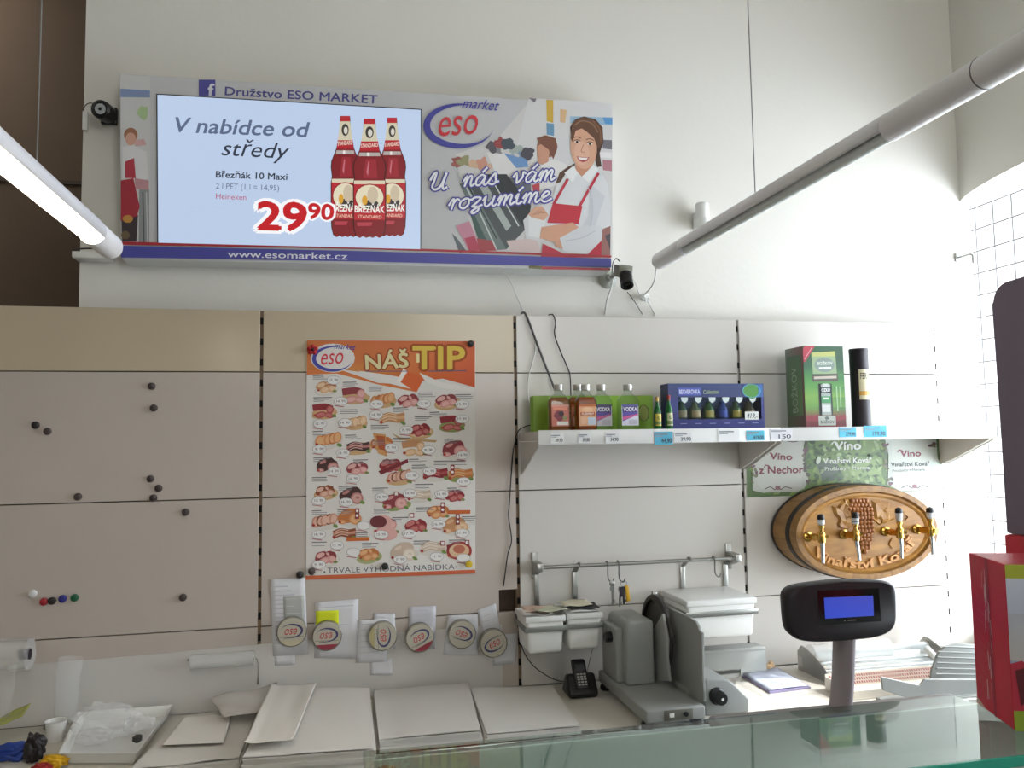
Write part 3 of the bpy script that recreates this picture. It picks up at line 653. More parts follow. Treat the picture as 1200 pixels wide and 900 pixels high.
PRC = [(148, 190, '17. 90'), (173, 262, '14. 90'), (295, 272, '9. 90'), (455, 270, '12. 90'), (585, 272, '15. 90'), (102, 338, '12. 90'), (187, 335, '14. 90'), (293, 308, '14. 90'), (395, 360, '7. 90'), (585, 322, '17. 90'), (100, 425, '9. 90'), (180, 438, '13. 90'), (345, 420, '7. 90'), (472, 428, '9. 90'), (588, 445, '14. 90'),
 (150, 500, '14. 90'), (215, 525, '16. 90'), (415, 515, '17. 90'), (475, 500, '14. 90'), (590, 535, '12. 90'), (98, 600, '13. 90'), (190, 605, '16. 90'), (312, 588, '15. 90'), (408, 575, '14. 90'), (515, 578, '14. 90'), (98, 715, '18. 90'), (250, 685, ''), (310, 715, '15. 90'), (405, 712, '17. 90'), (505, 680, '16. 90'), (585, 710, '17. 90'), (160, 752, '17. 90'), (98, 818, '9. 90'), (215, 775, ''), (375, 800, '7. 90'), (500, 790, '11. 90'), (590, 795, '')]
for x, y, t in PRC:
    f.ell(*c5(x, y)[0], 8.2, 5.2, 'a8a4a4', 12, wob=.1, seed=x); f.ell(*c5(x, y)[0], 7.6, 4.7, 'e2dedb', 13, wob=.1, seed=x)
    if t: f.text(t, *c5(x-15, y+4)[0], *c5(x+15, y+3)[0], 2.7, '55505a', 14)
    f.line(c5(x-22, y+15, x+10, y+19), .8, 'b2565a', 14)
for x, y in [(78, 175), (180, 198), (268, 215), (435, 235), (562, 240), (80, 250), (170, 292), (350, 285), (425, 315), (475, 300), (78, 365), (188, 378), (350, 388), (525, 392), (275, 345), (80, 455), (215, 462), (315, 462), (405, 460), (490, 466), (550, 466), (75, 522), (165, 552), (280, 558), (425, 545), (535, 558), (75, 635), (162, 632), (285, 630), (348, 658), (428, 625), (585, 655), (222, 710), (75, 742), (245, 746), (420, 738), (540, 735), (415, 480), (280, 398)]:
    for j in range(3):
        f.line(c5(x, y+j*6, x+rnd.uniform(30, 62), y+j*6-1), .75 if j else 1.0, '8f8a8c' if j else '6e6a6e', 12)
for x, y in ((535, 640), (192, 732)):
    f.poly(c5(x, y-7, x+78, y-8, x+78, y+4, x, y+6), 'c8642c', 14)
for x, y in ((552, 492), (519, 620), (570, 660), (228, 640)):
    f.poly(c5(x-7, y-14, x+7, y-14, x+7, y+22, x-7, y+22), '8c3a3c', 14); f.ell(*c5(x, y-5)[0], 1.6, 1.6, 'e8e0dc', 15); f.ell(*c5(x, y+11)[0], 1.6, 1.6, 'e8e0dc', 15)
for x, y in ((361, 577), (414, 650), (519, 745), (602, 742)):
    f.poly(c5(x-8, y-8, x+8, y-8, x+8, y+8, x-8, y+8), '9a4a4a', 14); f.poly(c5(x-5, y-5, x+5, y-5, x+5, y+5, x-5, y+5), 'e8e2de', 15)
f.build('printed_offers', INKM, po)

# ------------------------------------------------------------------ magnets
MAGM = {}
def magnet(px, py, c, label, grp, r=.0085, Y=-.0003):
    key = (c, r)
    p = P(px, py, Y=Y)
    m = mat('magnet_%s' % c, c, .35)
    if key not in MAGM:
        o = MB().lathe([(r, 0), (r, .004), (r*.9, .0062), (r*.55, .0075), (.0004, .0078)], p, (0, -1, 0), 20).build('round_magnet', m)
        for v in o.data.vertices: v.co -= p
        o.location = p; MAGM[key] = o
    else:
        o = MAGM[key].copy(); COL.objects.link(o); o.location = p
    return tag(o, label, 'magnet', grp)
G1 = 'dark magnets scattered on the left panels'; BK = '262324'; DB = '453b3a'
for x, y, c, l in [(42, 498, BK, 'black round magnet, upper left of the close pair on the left panel'), (56, 505.5, DB, 'dark round magnet, lower right of the close pair on the left panel'),
    (178, 452.7, DB, 'topmost dark round magnet on the left shelving panel'), (180.5, 478, DB, 'dark round magnet just below the topmost one on the left panel'),
    (91.6, 582, DB, 'lone dark round magnet just above the seam, left of the trio'), (176.7, 561, DB, 'top dark round magnet of the trio above the panel seam'),
    (186, 572, DB, 'right dark round magnet of the trio above the panel seam'), (180, 583.6, DB, 'bottom dark round magnet of the trio, touching the panel seam'),
    (217.7, 600, DB, 'dark round magnet just below the seam, right of the trio'), (214.6, 700, DB, 'lone dark round magnet low on the right of the left panel'),
    (61.3, 704, BK, 'black round magnet between the red and blue ones in the row')]:
    magnet(x, y, c, l, G1)
G2 = 'coloured magnets in a row'
for x, y, c, n in [(39, 695.6, 'dcdcdc', 'white'), (51.7, 705, '9c2430', 'red'), (73.7, 701.5, '303080', 'blue'), (87.8, 700.4, '1f5a40', 'green')]:
    magnet(x, y, c, '%s round magnet in the little row low on the left panel' % n, G2)
G3 = 'magnets holding the offer poster'
YM = -.0050
magnet(551.5, 403, BK, 'black round magnet at the top right corner of the meat poster', G3, Y=YM)
magnet(451, 663.5, BK, 'black round magnet in the middle of the poster bottom lettering', G3, Y=YM)
magnet(365.3, 669.5, DB, 'dark round magnet at the bottom left corner of the meat poster', G3, Y=YM)
magnet(549.5, 661, 'd8b82a', 'yellow round magnet at the bottom right of the meat poster', G3, Y=YM)
magnet(351.5, 673.5, BK, 'black round magnet on the paper note just left of the poster', G3, Y=-.003)
pm = P(366.5, 410, Y=YM)
lb = thing('ladybird_magnet', 'red flower shaped magnet at the top left corner of the meat poster', 'magnet', tuple(pm))
m = MB()
for k in range(5): m.ball((pm.x+.0075*cos(k*1.257+.3), pm.y-.004, pm.z+.0075*sin(k*1.257+.3)), .006, 2, scale=(1, .6, 1))
m.build('petals', mat('red_magnet', (176, 30, 40), .4), lb); MB().ball((pm.x, pm.y-.007, pm.z), .004, 2).build('centre', mat('dark_red_magnet', (60, 14, 18), .5), lb)
lb.name = 'flower_magnet'

# ------------------------------------------------------------------ notes and round tins along the wall
def note(pts, label, Y, c=(214, 213, 216), lines=6, grp='paper notes under the round tins', kind='paper_note', film_=False, cat='note'):
    x = sum(p[0] for p in pts)/4; y = max(p[1] for p in pts)
    r = thing(kind, label, cat, tuple(P(x, y, Y=Y)), grp)
    m = film('clear_sleeve', (205, 205, 200), .55) if film_ else mat('note_paper_%02x%02x%02x' % c, c, .8)
    def q(u, v): return tuple((Vector(pts[0])*(1-u)+Vector(pts[1])*u)*(1-v)+(Vector(pts[3])*(1-u)+Vector(pts[2])*u)*v)
    def surf(u, v):
        p = P(*q(u, v), Y=Y); return p+Vector((0, -.0010*sin(pi*u)*v*v, 0))
    MB().grid(surf, 6, 6).build('sheet', m, r, solid=.0003)
    if lines:
        f = Flat(lambda u, v: surf(u, v)+Vector((0, -.0004, 0)), step=.0001)
        rn = random.Random(int(x))
        for i in range(lines):
            v = .1+.8*i/lines
            f.line([(.1, v), (.1+rn.uniform(.35, .8), v)], .014, 'bdbcc4', 1)
        f.build('printed_lines', INKM, r)
    return r
YN = -.0022
note([(316.5, 679), (357.5, 677), (361, 767), (320, 769)], 'long white note behind the leftmost round tin', YN, lines=14)
note([(321, 745), (345, 744), (346, 779), (322, 780)], 'small white slip hanging lowest below the leftmost tin', YN+.0008, lines=0)
note([(332, 699), (356.5, 698), (357, 730), (333, 730)], 'clear plastic sleeve above the leftmost round tin', YN-.0016, lines=3, kind='plastic_sleeve', film_=True, cat='sleeve')
note([(369, 706), (420, 702), (419, 772), (368, 771)], 'wide white note behind the second tin with the yellow sticker', YN, lines=5)
note([(370, 716), (397, 715), (397, 737), (370, 737)], 'bright yellow sticky note above the second round tin', YN-.0016, c=(214, 222, 40), lines=0, kind='sticky_note')
note([(438, 719), (463, 719), (463, 760), (438, 760)], 'small white note peeking out above the third tin', YN, lines=2)
note([(420, 727), (455, 725), (453, 775), (417, 777)], 'white note behind the left half of the third tin', YN-.0010, lines=6)
note([(433, 773), (460, 771), (460, 791), (434, 791)], 'small white slip hanging lowest below the third tin', YN+.0008, lines=1)
note([(479, 711), (511, 710), (510, 760), (479, 760)], 'grey printed note behind the fourth round tin', YN, c=(200, 198, 204), lines=7)
note([(525, 721), (560, 720), (560, 768), (519, 767)], 'white note behind the fifth round tin', YN, lines=4)
note([(559, 715), (581, 707), (587, 740), (566, 745)], 'small tilted note above the rightmost round tin', YN-.0010, lines=4)
note([(572, 745), (606, 742), (603, 777), (578, 780)], 'white note hanging below the rightmost round tin', YN, lines=3)
tinm = mat('tin_grey_rim', (140, 136, 126), .3, metal=.7)
def tin(px, py, rot, label, band=None):
    Y = -.0066; p = P(px, py, Y=Y); r = .0335
    t = thing('round_tin', label, 'tin', tuple(p), 'round lidded tins stuck to the wall')
    MB().lathe([(r*.96, 0), (r, .003), (r, .016), (r*1.03, .017), (r*1.03, .022), (r*.97, .0235), (.001, .0235)], p, (0, -1, 0), 32).build('case', tinm, t)
    o = p + Vector((0, -.0237, 0)); ca, sa = cos(rot), sin(rot)
    f = Flat(lambda u, v: o + Vector(((u*ca-v*sa)*r, 0, -(u*sa+v*ca)*r)), step=.0001)
    f.ell(0, 0, .95, .95, 'b2ac9c', 1, n=32)
    if band: f.poly([(cos(a)*.94, sin(a)*.94) for a in [radians(d) for d in range(38, 143, 8)]], band, 2)
    f.line([(-.85, .32), (.8, .32)], .03, '6e6a62', 2); f.line([(-.55, .4), (-.1, .4)], .05, '6e6a62', 2)
    logo(f, 0, -.08, .76, flip=True, L=3, mk=False, blue='3c3a66', red='b83a44')
    f.build('printed_lid', INK, t)
for a_ in [(342.7, 738, 0, 'round tin with upside down oval logo, leftmost of the six', 'b8ae90'), (383.5, 742.7, 0, 'round tin with a red band under the yellow sticky note', '8e3040'), (448, 743, 1.57, 'round tin with its logo turned sideways, third of the six', 'a89c72'),
           (491, 745, -.45, 'round tin with a red band on the grey printed note', '8e3040'), (540, 741, .4, 'round tin tilted to the right, second from the right end', None), (576.5, 751.5, 2.75, 'round tin with its logo upright, rightmost and lowest of the six', None)]:
    tin(*a_)
# ------------------------------------------------------------------ utensil rail with hanging bins
YR = -.048
ra, rb = P(632, 665.5, Y=YR), P(866, 653.5, Y=YR); rz = (ra.z+rb.z)/2
rl = thing('utensil_rail', 'steel utensil rail with hooks above the phone and slicer', 'rail', ((ra.x+rb.x)/2, 0, rz))
MB().tube([(ra.x, YR, rz), (rb.x, YR, rz)], .0048, 14).build('bar', steel, rl)
for x in (ra.x, rb.x-.006):
    m = MB().box((x-.008, -.004, rz-.035), (x+.008, -.0005, rz+.032), .0008)
    m.prism([(x-.008, -.004, rz+.012), (x-.008, YR-.008, rz+.010), (x-.008, YR-.010, rz-.008), (x-.008, -.004, rz-.024)], (.016, 0, 0), .001)
    m.build('wall_bracket', steel, rl)
def on_rail(px): return P(px, 660, Y=YR).x
def hook_path(x, zl, s=1): return [(x, YR+.006, rz-.004), (x, YR+.005, rz+.006), (x, YR-.004, rz+.007), (x, YR-.008, rz), (x, YR-.008, zl+.012), (x+.004*s, YR-.010, zl+.002), (x+.010*s, YR-.012, zl), (x+.014*s, YR-.012, zl+.008)]
def bin_(x0, x1, zt, zb, y0, y1, label, strips, lidded, stuff):
    r = thing('hanging_bin', label, 'bin', ((x0+x1)/2, (y0+y1)/2, zb), 'white bins hanging from the rail')
    h = zt-zb; ins = .004
    m = MB()
    def ring(x_, y_, z_, e): return [(x0+e, y0+e, z_), (x1-e, y0+e, z_), (x1-e, y1-e, z_), (x0+e, y1-e, z_)]
    t = bmesh.new(); bmesh.ops.create_cube(t, size=1)
    for v in t.verts:
        e = .006 if v.co.z < 0 else 0
        v.co = Vector(((x0+x1)/2+(x1-x0-2*e)*v.co.x, (y0+y1)/2+(y1-y0-2*e)*v.co.y, zb+(v.co.z+.5)*h))
    top = [f for f in t.faces if f.normal.z > .9 or all(abs(v.co.z-zt) < 1e-6 for v in f.verts)]
    bmesh.ops.delete(t, geom=top, context='FACES_ONLY')
    bmesh.ops.bevel(t, geom=[e for e in t.edges if not e.is_boundary], offset=.008, segments=3, affect='EDGES', profile=.5)
    m.take(t); m.build('container', white_pl, r, solid=.002)
    # wide rim
    MB().prism([(x0-.003, y0-.003, zt-.016), (x1+.003, y0-.003, zt-.016), (x1+.003, y1+.003, zt-.016), (x0-.003, y1+.003, zt-.016)], (0, 0, .016 if lidded else .012), .004, 3).build('lid' if lidded else 'rim', white_pl, r) if lidded else \
    MB().box((x0-.003, y0-.003, zt-.014), (x1+.003, y0+.003, zt), .002).box((x0-.003, y1-.003, zt-.014), (x1+.003, y1+.003, zt), .002).box((x0-.003, y0, zt-.014), (x0+.003, y1, zt), .002).box((x1-.003, y0, zt-.014), (x1+.003, y1, zt), .002).build('rim', white_pl, r)
    zband = zt-(.034 if lidded else .030)
    MB().box((x0-.004, y0-.0048, zband-.006), (x1+.004, y0-.0015, zband+.007), .0006).box((x0-.0048, y0-.003, zband-.006), (x0-.0015, y1, zband+.007), .0006).box((x1+.0015, y0-.003, zband-.006), (x1+.0048, y1, zband+.007), .0006).build('band', steel, r)
    for x in strips:
        m = MB().box((x-.0065, -.005, zband-.004), (x+.0065, -.003, rz-.022), .0004)
        m.prism([(x-.0065, -.005, rz-.022), (x-.0065, -.003, rz-.022), (x-.0065, YR+.007, rz+.004), (x-.0065, YR+.005, rz+.006)], (.013, 0, 0))
        m.tube([(x, YR+.006, rz+.002), (x, YR+.004, rz+.007), (x, YR-.004, rz+.0075), (x, YR-.008, rz+.001)], .0022, 8)
        m.build('hanger_strip', steel, r)
    return r
YB0, YB1 = -.125, -.012
def bx(px, py): return P(px, py, Y=YB0)
b1 = (bx(617, 730).x, bx(661.5, 730).x, bx(640, 722).z, bx(640, 766).z)
b2 = (bx(665, 727).x, bx(705, 727).x, bx(686, 718).z, bx(686, 761).z)
r1 = bin_(*b1, YB0, YB1, 'left white hanging bin overflowing with papers and receipts', (on_rail(633.5),), False, 1)
r2 = bin_(*b2, YB0, YB1, 'second white hanging bin with papers and a dark card on top', (on_rail(679),), False, 2)
YC0 = -.165
c0 = P(806, 735, Y=YC0); c1_ = P(886.5, 735, Y=YC0)
bin_(c0.x, c1_.x, P(845, 702, Y=YC0).z, P(845, 748, Y=YC0).z, YC0, -.012, 'large white lidded hanging bin behind the slicer', (on_rail(808), on_rail(859)), True, 0)
# papers heaped in the bins
def loose_paper(label, pts, z, seed, c, grp, thick=.0006, amp=.006):
    r = thing('paper_slip', label, 'paper', (sum(p[0] for p in pts)/4, sum(p[1] for p in pts)/4, z), grp)
    def s(u, v):
        q = (Vector((*pts[0], 0))*(1-u)+Vector((*pts[1], 0))*u)*(1-v)+(Vector((*pts[3], 0))*(1-u)+Vector((*pts[2], 0))*u)*v
        return Vector((q.x, q.y, z+amp*noise.noise(Vector((u*2+seed, v*2, seed)))))
    MB().grid(s, 8, 8).build('sheet', mat('slip_%02x%02x%02x' % c, c, .8), r, solid=thick); return r
for i, (dx, dy, c, nm) in enumerate([(-.016, 0, (208, 202, 196), 'pale'), (.0, .02, (206, 176, 160), 'reddish'), (.022, -.004, (192, 194, 168), 'greenish')]):
    x0, x1 = b1[0]+.004+dx, b1[1]-.012+dx
    loose_paper('%s paper slip heaped on the left hanging bin' % nm, [(x0, YB0-.002+dy), (x1, YB0+.004+dy), (x1+.004, YB0+.062+dy), (x0+.003, YB0+.066+dy)], b1[2]+.004+.004*i, i*3.3, c, 'slips on the left bin')
for i, (dx, dy, c, nm) in enumerate([(0, .0, (224, 222, 218), 'white'), (.008, .01, (40, 36, 40), 'dark'), (-.006, .03, (206, 198, 172), 'cream')]):
    x0, x1 = b2[0]+.004+dx, b2[1]-.006+dx
    loose_paper('%s paper slip on top of the second hanging bin' % nm, [(x0, YB0-.002+dy), (x1, YB0+dy), (x1+.002, YB0+.06+dy), (x0+.003, YB0+.064+dy)], b2[2]+.003+.0045*i, 9+i*3.3, c, 'slips on the second bin')
# hooks and what hangs on them
hooks = []
for px, py, l in [(711, 682, 'steel hook holding a small key, left on the rail'), (724, 682, 'steel hook holding the key bunch on the rail'), (836, 676, 'empty steel hook near the right end of the rail')]:
    x = on_rail(px); z = P(px, py, Y=YR-.01).z
    h = thing('rail_hook', l, 'hook', (x, YR, rz), 'hooks on the rail')
    MB().tube(spline(hook_path(x, z), 4), .0018, 8).build('hook', mat('dark_hook_steel', (120, 120, 118), .3, metal=1), h); hooks.append((x, z))
def key(r, x, y, z, l, m, tilt=0):
    k = MB()
    k.prism([(x+.006*cos(a), y, z-.010+.0075*sin(a)) for a in [2*pi*i/10 for i in range(10)]], (0, .002, 0))
    k.prism([(x-.002+tilt, y, z-l), (x+.003+tilt, y, z-l), (x+.0025, y, z-.016), (x-.0025, y, z-.016)], (0, .002, 0)); k.prism([(x+.002+tilt*.7, y, z-l*.75), (x+.006+tilt*.7, y, z-l*.75), (x+.006+tilt*.7, y, z-l*.9), (x+.002+tilt*.7, y, z-l*.9)], (0, .002, 0))
    k.build('key', m, r, smooth=False)
x, z = hooks[0]; kr = thing('small_key', 'small steel key hanging alone on the left hook', 'key', (x+.008, YR-.012, z))
MB().lathe([(.006, 0), (.0072, .0007), (.0072, .0014), (.006, .002)], (x+.008, YR-.013, z-.004), (0, -1, 0), 14).build('key_ring', steel, kr); key(kr, x+.008, YR-.015, z-.006, .05, steel)
x, z = hooks[1]; kr = thing('key_bunch', 'bunch of keys with dark and yellow fobs on the middle hook', 'keys', (x+.01, YR-.012, z))
MB().tube([(x+.010+.008*cos(a), YR-.0125, z-.004+.008*sin(a)) for a in [2*pi*i/14 for i in range(15)]], .0009, 6).build('key_ring', steel, kr)
key(kr, x, YR-.015, z-.008, .052, steel, -.004); key(kr, x+.007, YR-.018, z-.008, .046, mat('dark_key', (70, 66, 70), .4, metal=.6))
MB().prism([(x-.004, YR-.021, z-.012), (x+.005, YR-.021, z-.01), (x+.006, YR-.021, z-.034), (x-.003, YR-.021, z-.036)], (0, .002, 0), .0006, 1).build('fob', mat('dark_fob', (46, 40, 52), .5), kr)
MB().prism([(x+.010, YR-.021, z-.006), (x+.020, YR-.021, z-.008), (x+.024, YR-.021, z-.046), (x+.014, YR-.021, z-.05)], (0, .005, 0), .0015, 2).build('yellow_fob', mat('yellow_fob', (206, 160, 40), .45), kr)

# ------------------------------------------------------------------ liquor on the shelves
ZT_ = ZS+.0006
def X(px, y=480, Y=-.13): return P(px, y, Y=Y).x
def flask(px, Y, label, liquid, lab, txt, txtc, capc=steel):
    x = X(px, 480, Y); h = P(px, 450.5, Y=Y).z-ZT_; w = .0265
    r = thing('flask_bottle', label, 'bottle', (x, Y, ZT_), 'small flask bottles on the left shelf')
    def sec(k, z, c=.5): return [(x+k*w*sx, Y+k*w*.5*sy, z) for sx, sy in [(-1, -c), (-.82, -1), (.82, -1), (1, -c), (1, c), (.82, 1), (-.82, 1), (-1, c)]]
    def loft(levels, name, m):
        vs = []; fs = []
        for k, z in levels: vs += sec(k, ZT_+z*h)
        n = 8
        for i in range(len(levels)-1):
            for q in range(n): fs.append([i*n+q, i*n+(q+1) % n, (i+1)*n+(q+1) % n, (i+1)*n+q])
        fs.append(list(range(n))[::-1]); fs.append([(len(levels)-1)*n+q for q in range(n)])
        return MB()._add(vs, fs).build(name, m, r)
    loft([(.92, 0), (1, .02), (1, .60), (.94, .67), (.78, .73), (.50, .78), (.38, .80), (.36, .88)], 'glass_body', glass('clear_bottle_glass', (238, 242, 238)))
    if liquid: loft([(.88, .015), (.94, .03), (.94, .60), (.88, .66), (.70, .72)], 'liquid', mat('liquor_%02x%02x%02x' % liquid, liquid, .12, trans=.55))
    MB().lathe([(w*.40, 0), (w*.42, .002), (w*.42, .12*h), (w*.38, .128*h), (.0004, .13*h)], (x, Y, ZT_+.87*h), (0, 0, 1), 20).build('cap', mat('silver_cap', (190, 188, 184), .3, metal=.8), r)
    y0 = Y-w*.5-.0006
    f = Flat(lambda u, v: Vector((x+(u-.5)*w*1.62, y0, ZT_+h*(.56-.46*v))), step=.00015)
    f.rect(0, 0, 1, 1, lab, 1); f.rect(.0, .0, 1, .1, txtc, 2)
    if txt == 'VODKA':
        f.rect(.04, .1, .96, .36, '3c3870', 2); f.text('VODKA', .1, .32, .9, .32, .18, 'e8e6f0', 3, off=.03); f.poly([(.04, .36), (.96, .36), (.96, .5), (.04, .8)], '5a4a9a', 2); f.poly([(.04, .6), (.96, .45), (.96, .52), (.04, .75)], 'c85a90', 3); f.rect(.4, .72, .92, .95, 'b9b8c4', 3)
    elif txt == 'berry':
        f.ell(.45, .5, .3, .22, '7a3040', 3, wob=.4); f.ell(.55, .42, .16, .12, '3a2530', 4); f.rect(.1, .12, .9, .26, 'd8876a', 3); f.rect(.3, .78, .95, .95, 'ded8d0', 3); f.ell(.75, .62, .12, .1, '8a8a5a', 4)
    else:
        f.ell(.5, .25, .3, .14, 'e0b48c', 3); f.rect(.08, .36, .92, .52, 'a8502c', 3); f.text('TUZEMSKÝ', .14, .49, .86, .49, .1, 'f0e0d0', 4, off=.02); f.rect(.5, .6, .95, .95, 'b4c0cc', 3); f.rect(.1, .6, .42, .9, 'd8a888', 3)
    f.build('label', INK, r); return r
flask(654.7, -.145, 'amber flask bottle with a red berry label, leftmost on the shelf', (190, 108, 40), 'c07060', 'berry', 'd09080')
flask(677.5, -.105, 'amber flask bottle half hidden behind the front amber one', (196, 90, 24), 'c88860', 'rum', 'b05a34')
flask(686.5, -.155, 'amber flask bottle with an orange label, second from left in front', (190, 92, 36), 'd6a078', 'rum', 'b8602c')
flask(705, -.125, 'clear flask bottle with a vodka label, between the amber and the rightmost', None, 'c9c8d2', 'VODKA', '4a4668')
flask(736, -.15, 'clear flask bottle with a purple label, rightmost of the flasks', None, 'd2d2de', 'VODKA', '5a5a90')
gx0, gx1 = X(625.5, 480, -.07), X(765, 480, -.07); gz = P(700, 463.5, Y=-.07).z
gb = thing('green_carton', 'flat bright green carton standing behind the flask bottles', 'box', ((gx0+gx1)/2, -.05, ZT_))
MB().box((gx0, -.07, ZT_), (gx1, -.03, gz), .001, 1).build('carton', mat('lime_green_card', (140, 186, 52), .5, var=.08, vscale=12), gb, smooth=False)
f = Flat(rectmap((gx0, -.0702, gz), (gx1-gx0, 0, 0), (0, 0, ZT_-gz)))
f.rect(0, 0, 1, 1, '8cba34', 0); f.rect(0, 0, .12, 1, '86a83a', 1); f.ell(.92, .5, .05, .22, '9aa850', 1); f.ring(.92, .5, .05, .24, .012, '5e7a28', 2); f.build('printed_face', INK, gb)
def mini(px, Y, label, capc, lab, txt):
    x = X(px, 485, Y); h = P(px, 465 if capc != 'r' else 463, Y=Y).z-ZT_; rr = .0088
    r = thing('miniature_bottle', label, 'bottle', (x, Y, ZT_), 'green miniature bottles')
    MB().lathe([(rr*.9, 0), (rr, .002), (rr, h*.55), (rr*.9, h*.62), (rr*.45, h*.74), (rr*.4, h*.86)], (x, Y, ZT_), (0, 0, 1), 20).build('glass_body', mat('green_bottle_glass', (24, 118, 52), .08, trans=.35), r)
    MB().lathe([(rr*.46, 0), (rr*.48, .14*h), (.0004, .145*h)], (x, Y, ZT_+.86*h), (0, 0, 1), 16).build('cap', mat('mini_cap_'+capc, (150, 40, 36) if capc == 'r' else (196, 160, 80), .4), r)
    f = Flat(lambda u, v: Vector((x+rr*1.04*sin((u-.5)*1.9), Y-rr*1.04*cos((u-.5)*1.9), ZT_+h*(.48-.36*v))), step=.0001)
    for k in range(6):
        f.rect(k/6, 0, (k+1)/6, 1, lab, 1); f.rect(k/6, .62, (k+1)/6, .9, txt, 2)
    f.ell(.5, .35, .22, .16, txt, 3); f.build('label', INK, r)
mini(770.5, -.15, 'green miniature bottle with a yellow label and tan cap', 'y', 'd2be4a', '6a7a3a')
mini(784, -.14, 'green miniature bottle with a cream label and red cap', 'r', 'ccc8a0', '6a8a4a')
# blue gift box with six miniatures in its window
Yb = -.125
bx0, bx1 = X(783.5, 480, Yb), X(895.5, 480, Yb); bz = P(840, 449.5, Y=Yb).z
gbx = thing('gift_box', 'blue windowed gift box of six miniature bottles on the shelf', 'box', ((bx0+bx1)/2, -.1, ZT_))
wb = bx1-bx0; hb = bz-ZT_
def bp(u, v, dy=0): return Vector((bx0+u*wb, Yb+dy, bz-v*hb))
navy = mat('navy_card', (40, 46, 100), .4)
m = MB()
m.box(bp(0, .30, .045), bp(1, 0, .0)).box(bp(0, 1, .045), bp(1, .78)).box(bp(0, .78, .045), bp(.10, .30)).box(bp(.97, .78, .045), bp(1, .30)).box(bp(.0, 1, .048), bp(1, 0, .044))
m.build('carton', navy, gbx, smooth=False)
f = Flat(lambda u, v: bp(u, v, -.0003))
f.rect(0, 0, 1, .3, '34406e', 1); f.rect(0, .78, 1, 1, '2a3274', 1); f.rect(.0, .3, .1, .78, '363c78', 1); f.rect(.97, .3, 1, .78, '2c3478', 1); f.rect(.8, .02, .99, .3, '3460a0', 2); f.ell(.87, .16, .09, .15, '4c8a3c', 3, wob=.3)
f.ring(.87, .16, .1, .15, .01, '5aa8c8', 4); f.rect(.1, .09, .34, .26, '4e5cae', 2)
f.text('BECHEROVKA', .115, .225, .325, .22, .09, 'd4d8ec', 4, off=.02); f.text('Collection', .36, .23, .52, .22, .085, 'b0c490', 4, shear=.1)
for k in range(6): f.line([(.12+k*.15, .87), (.18+k*.15, .87)], .014, '8890c0', 3)
f.rect(.79, .62, .935, .8, 'd8dcd8', 5); f.text('419,-', .805, .76, .92, .76, .1, '3a3a44', 6, shear=.1, off=.02)
f.build('printed_face', INK, gbx)
MB().box(bp(.10, .78, .002), bp(.97, .30, .0025)).build('window_film', glass('window_film', (240, 244, 250)), gbx, smooth=False)
MB().box(bp(.10, .78, .042), bp(.97, .30, .043)).build('inner_card', mat('inner_card_blue', (120, 140, 168), .5), gbx, smooth=False)
for k, (c, l) in enumerate([('54785a', 'b0a070'), ('7c8a62', 'c0a468'), ('56824a', 'c2ac4a'), ('48609c', '3a56a8'), ('607c50', 'd0b23c'), ('6f6a48', '9a7a5a')]):
    u = .165+k*.143; x = bx0+u*wb; rr = .0145; zb_ = bz-.76*hb; y = Yb+.022
    cc = lin(c)
    mb_ = MB().lathe([(rr*.9, 0), (rr, .002), (rr, .024), (rr*.5, .034), (rr*.42, .043)], (x, y, zb_), (0, 0, 1), 16)
    mb_.build('boxed_bottle', mat('boxed_bottle_'+c, tuple(int(c[i:i+2], 16) for i in (0, 2, 4)), .15, trans=.2), gbx)
    f = Flat(lambda a, v: Vector((x+rr*1.03*sin((a-.5)*1.8), y-rr*1.03*cos((a-.5)*1.8), zb_+.021-.018*v)), step=.0001)
    for q in range(6): f.rect(q/6, 0, (q+1)/6, 1, l, 1)
    f.build('boxed_bottle_label', INK, gbx)
    g2 = Flat(lambda a, v: bp(u+(a-.5)*.075, .3+.13*v, -.0003)); g2.poly([(0, 0), (1, 0), (.9, .6), (.5, 1), (.1, .6)], 'c8d4d2', 2); g2.build('window_tab', INK, gbx)
# green bottle box and black tube
Yz = -.125
zx0, zx1 = X(943.5, 450, Yz), X(990.5, 450, Yz); zz = P(965, 405.5, Y=Yz).z; zw = zx1-zx0; zh = zz-ZT_
rb_ = thing('bottle_box', 'tall green gift box with a bottle window and red corner band', 'box', ((zx0+zx1)/2, -.09, ZT_))
dk = .085
m = MB()
m.box((zx0, Yz+.004, ZT_), (zx1, Yz+dk, zz), .0008, 1); m.build('carton', mat('green_card', (42, 104, 46), .4), rb_, smooth=False)
f = Flat(lambda u, v: Vector((zx0+u*zw, Yz+.004-.0003, zz-v*zh)))
for k in range(8):
    f.grad([(0, k/8), (1, k/8), (1, (k+1)/8), (0, (k+1)/8)], [['1f5a30', '1e4a2c', '205634', '3a7a34', '4f8c38', '6f9a3a', '5c8c38', '7a2a2c', '6a1e24'][k], ['1f4a2c', '1c4028', '1e4c30', '2a6a34', '3c7c3a', '4a8238', '3e7838', '6a2428', '5c1a20'][k]] + [['1f5a30', '1e4a2c', '205634', '3a7a34', '4f8c38', '6f9a3a', '5c8c38', '7a2a2c', '6a1e24'][k+1]]*2, 1)
f.poly([(0, .12), (0, .04), (.04, 0), (.3, 0), (.05, .19), (0, .2)], 'a82c3c', 3); f.line([(.03, .16), (.22, .02)], .012, 'd09098', 4)
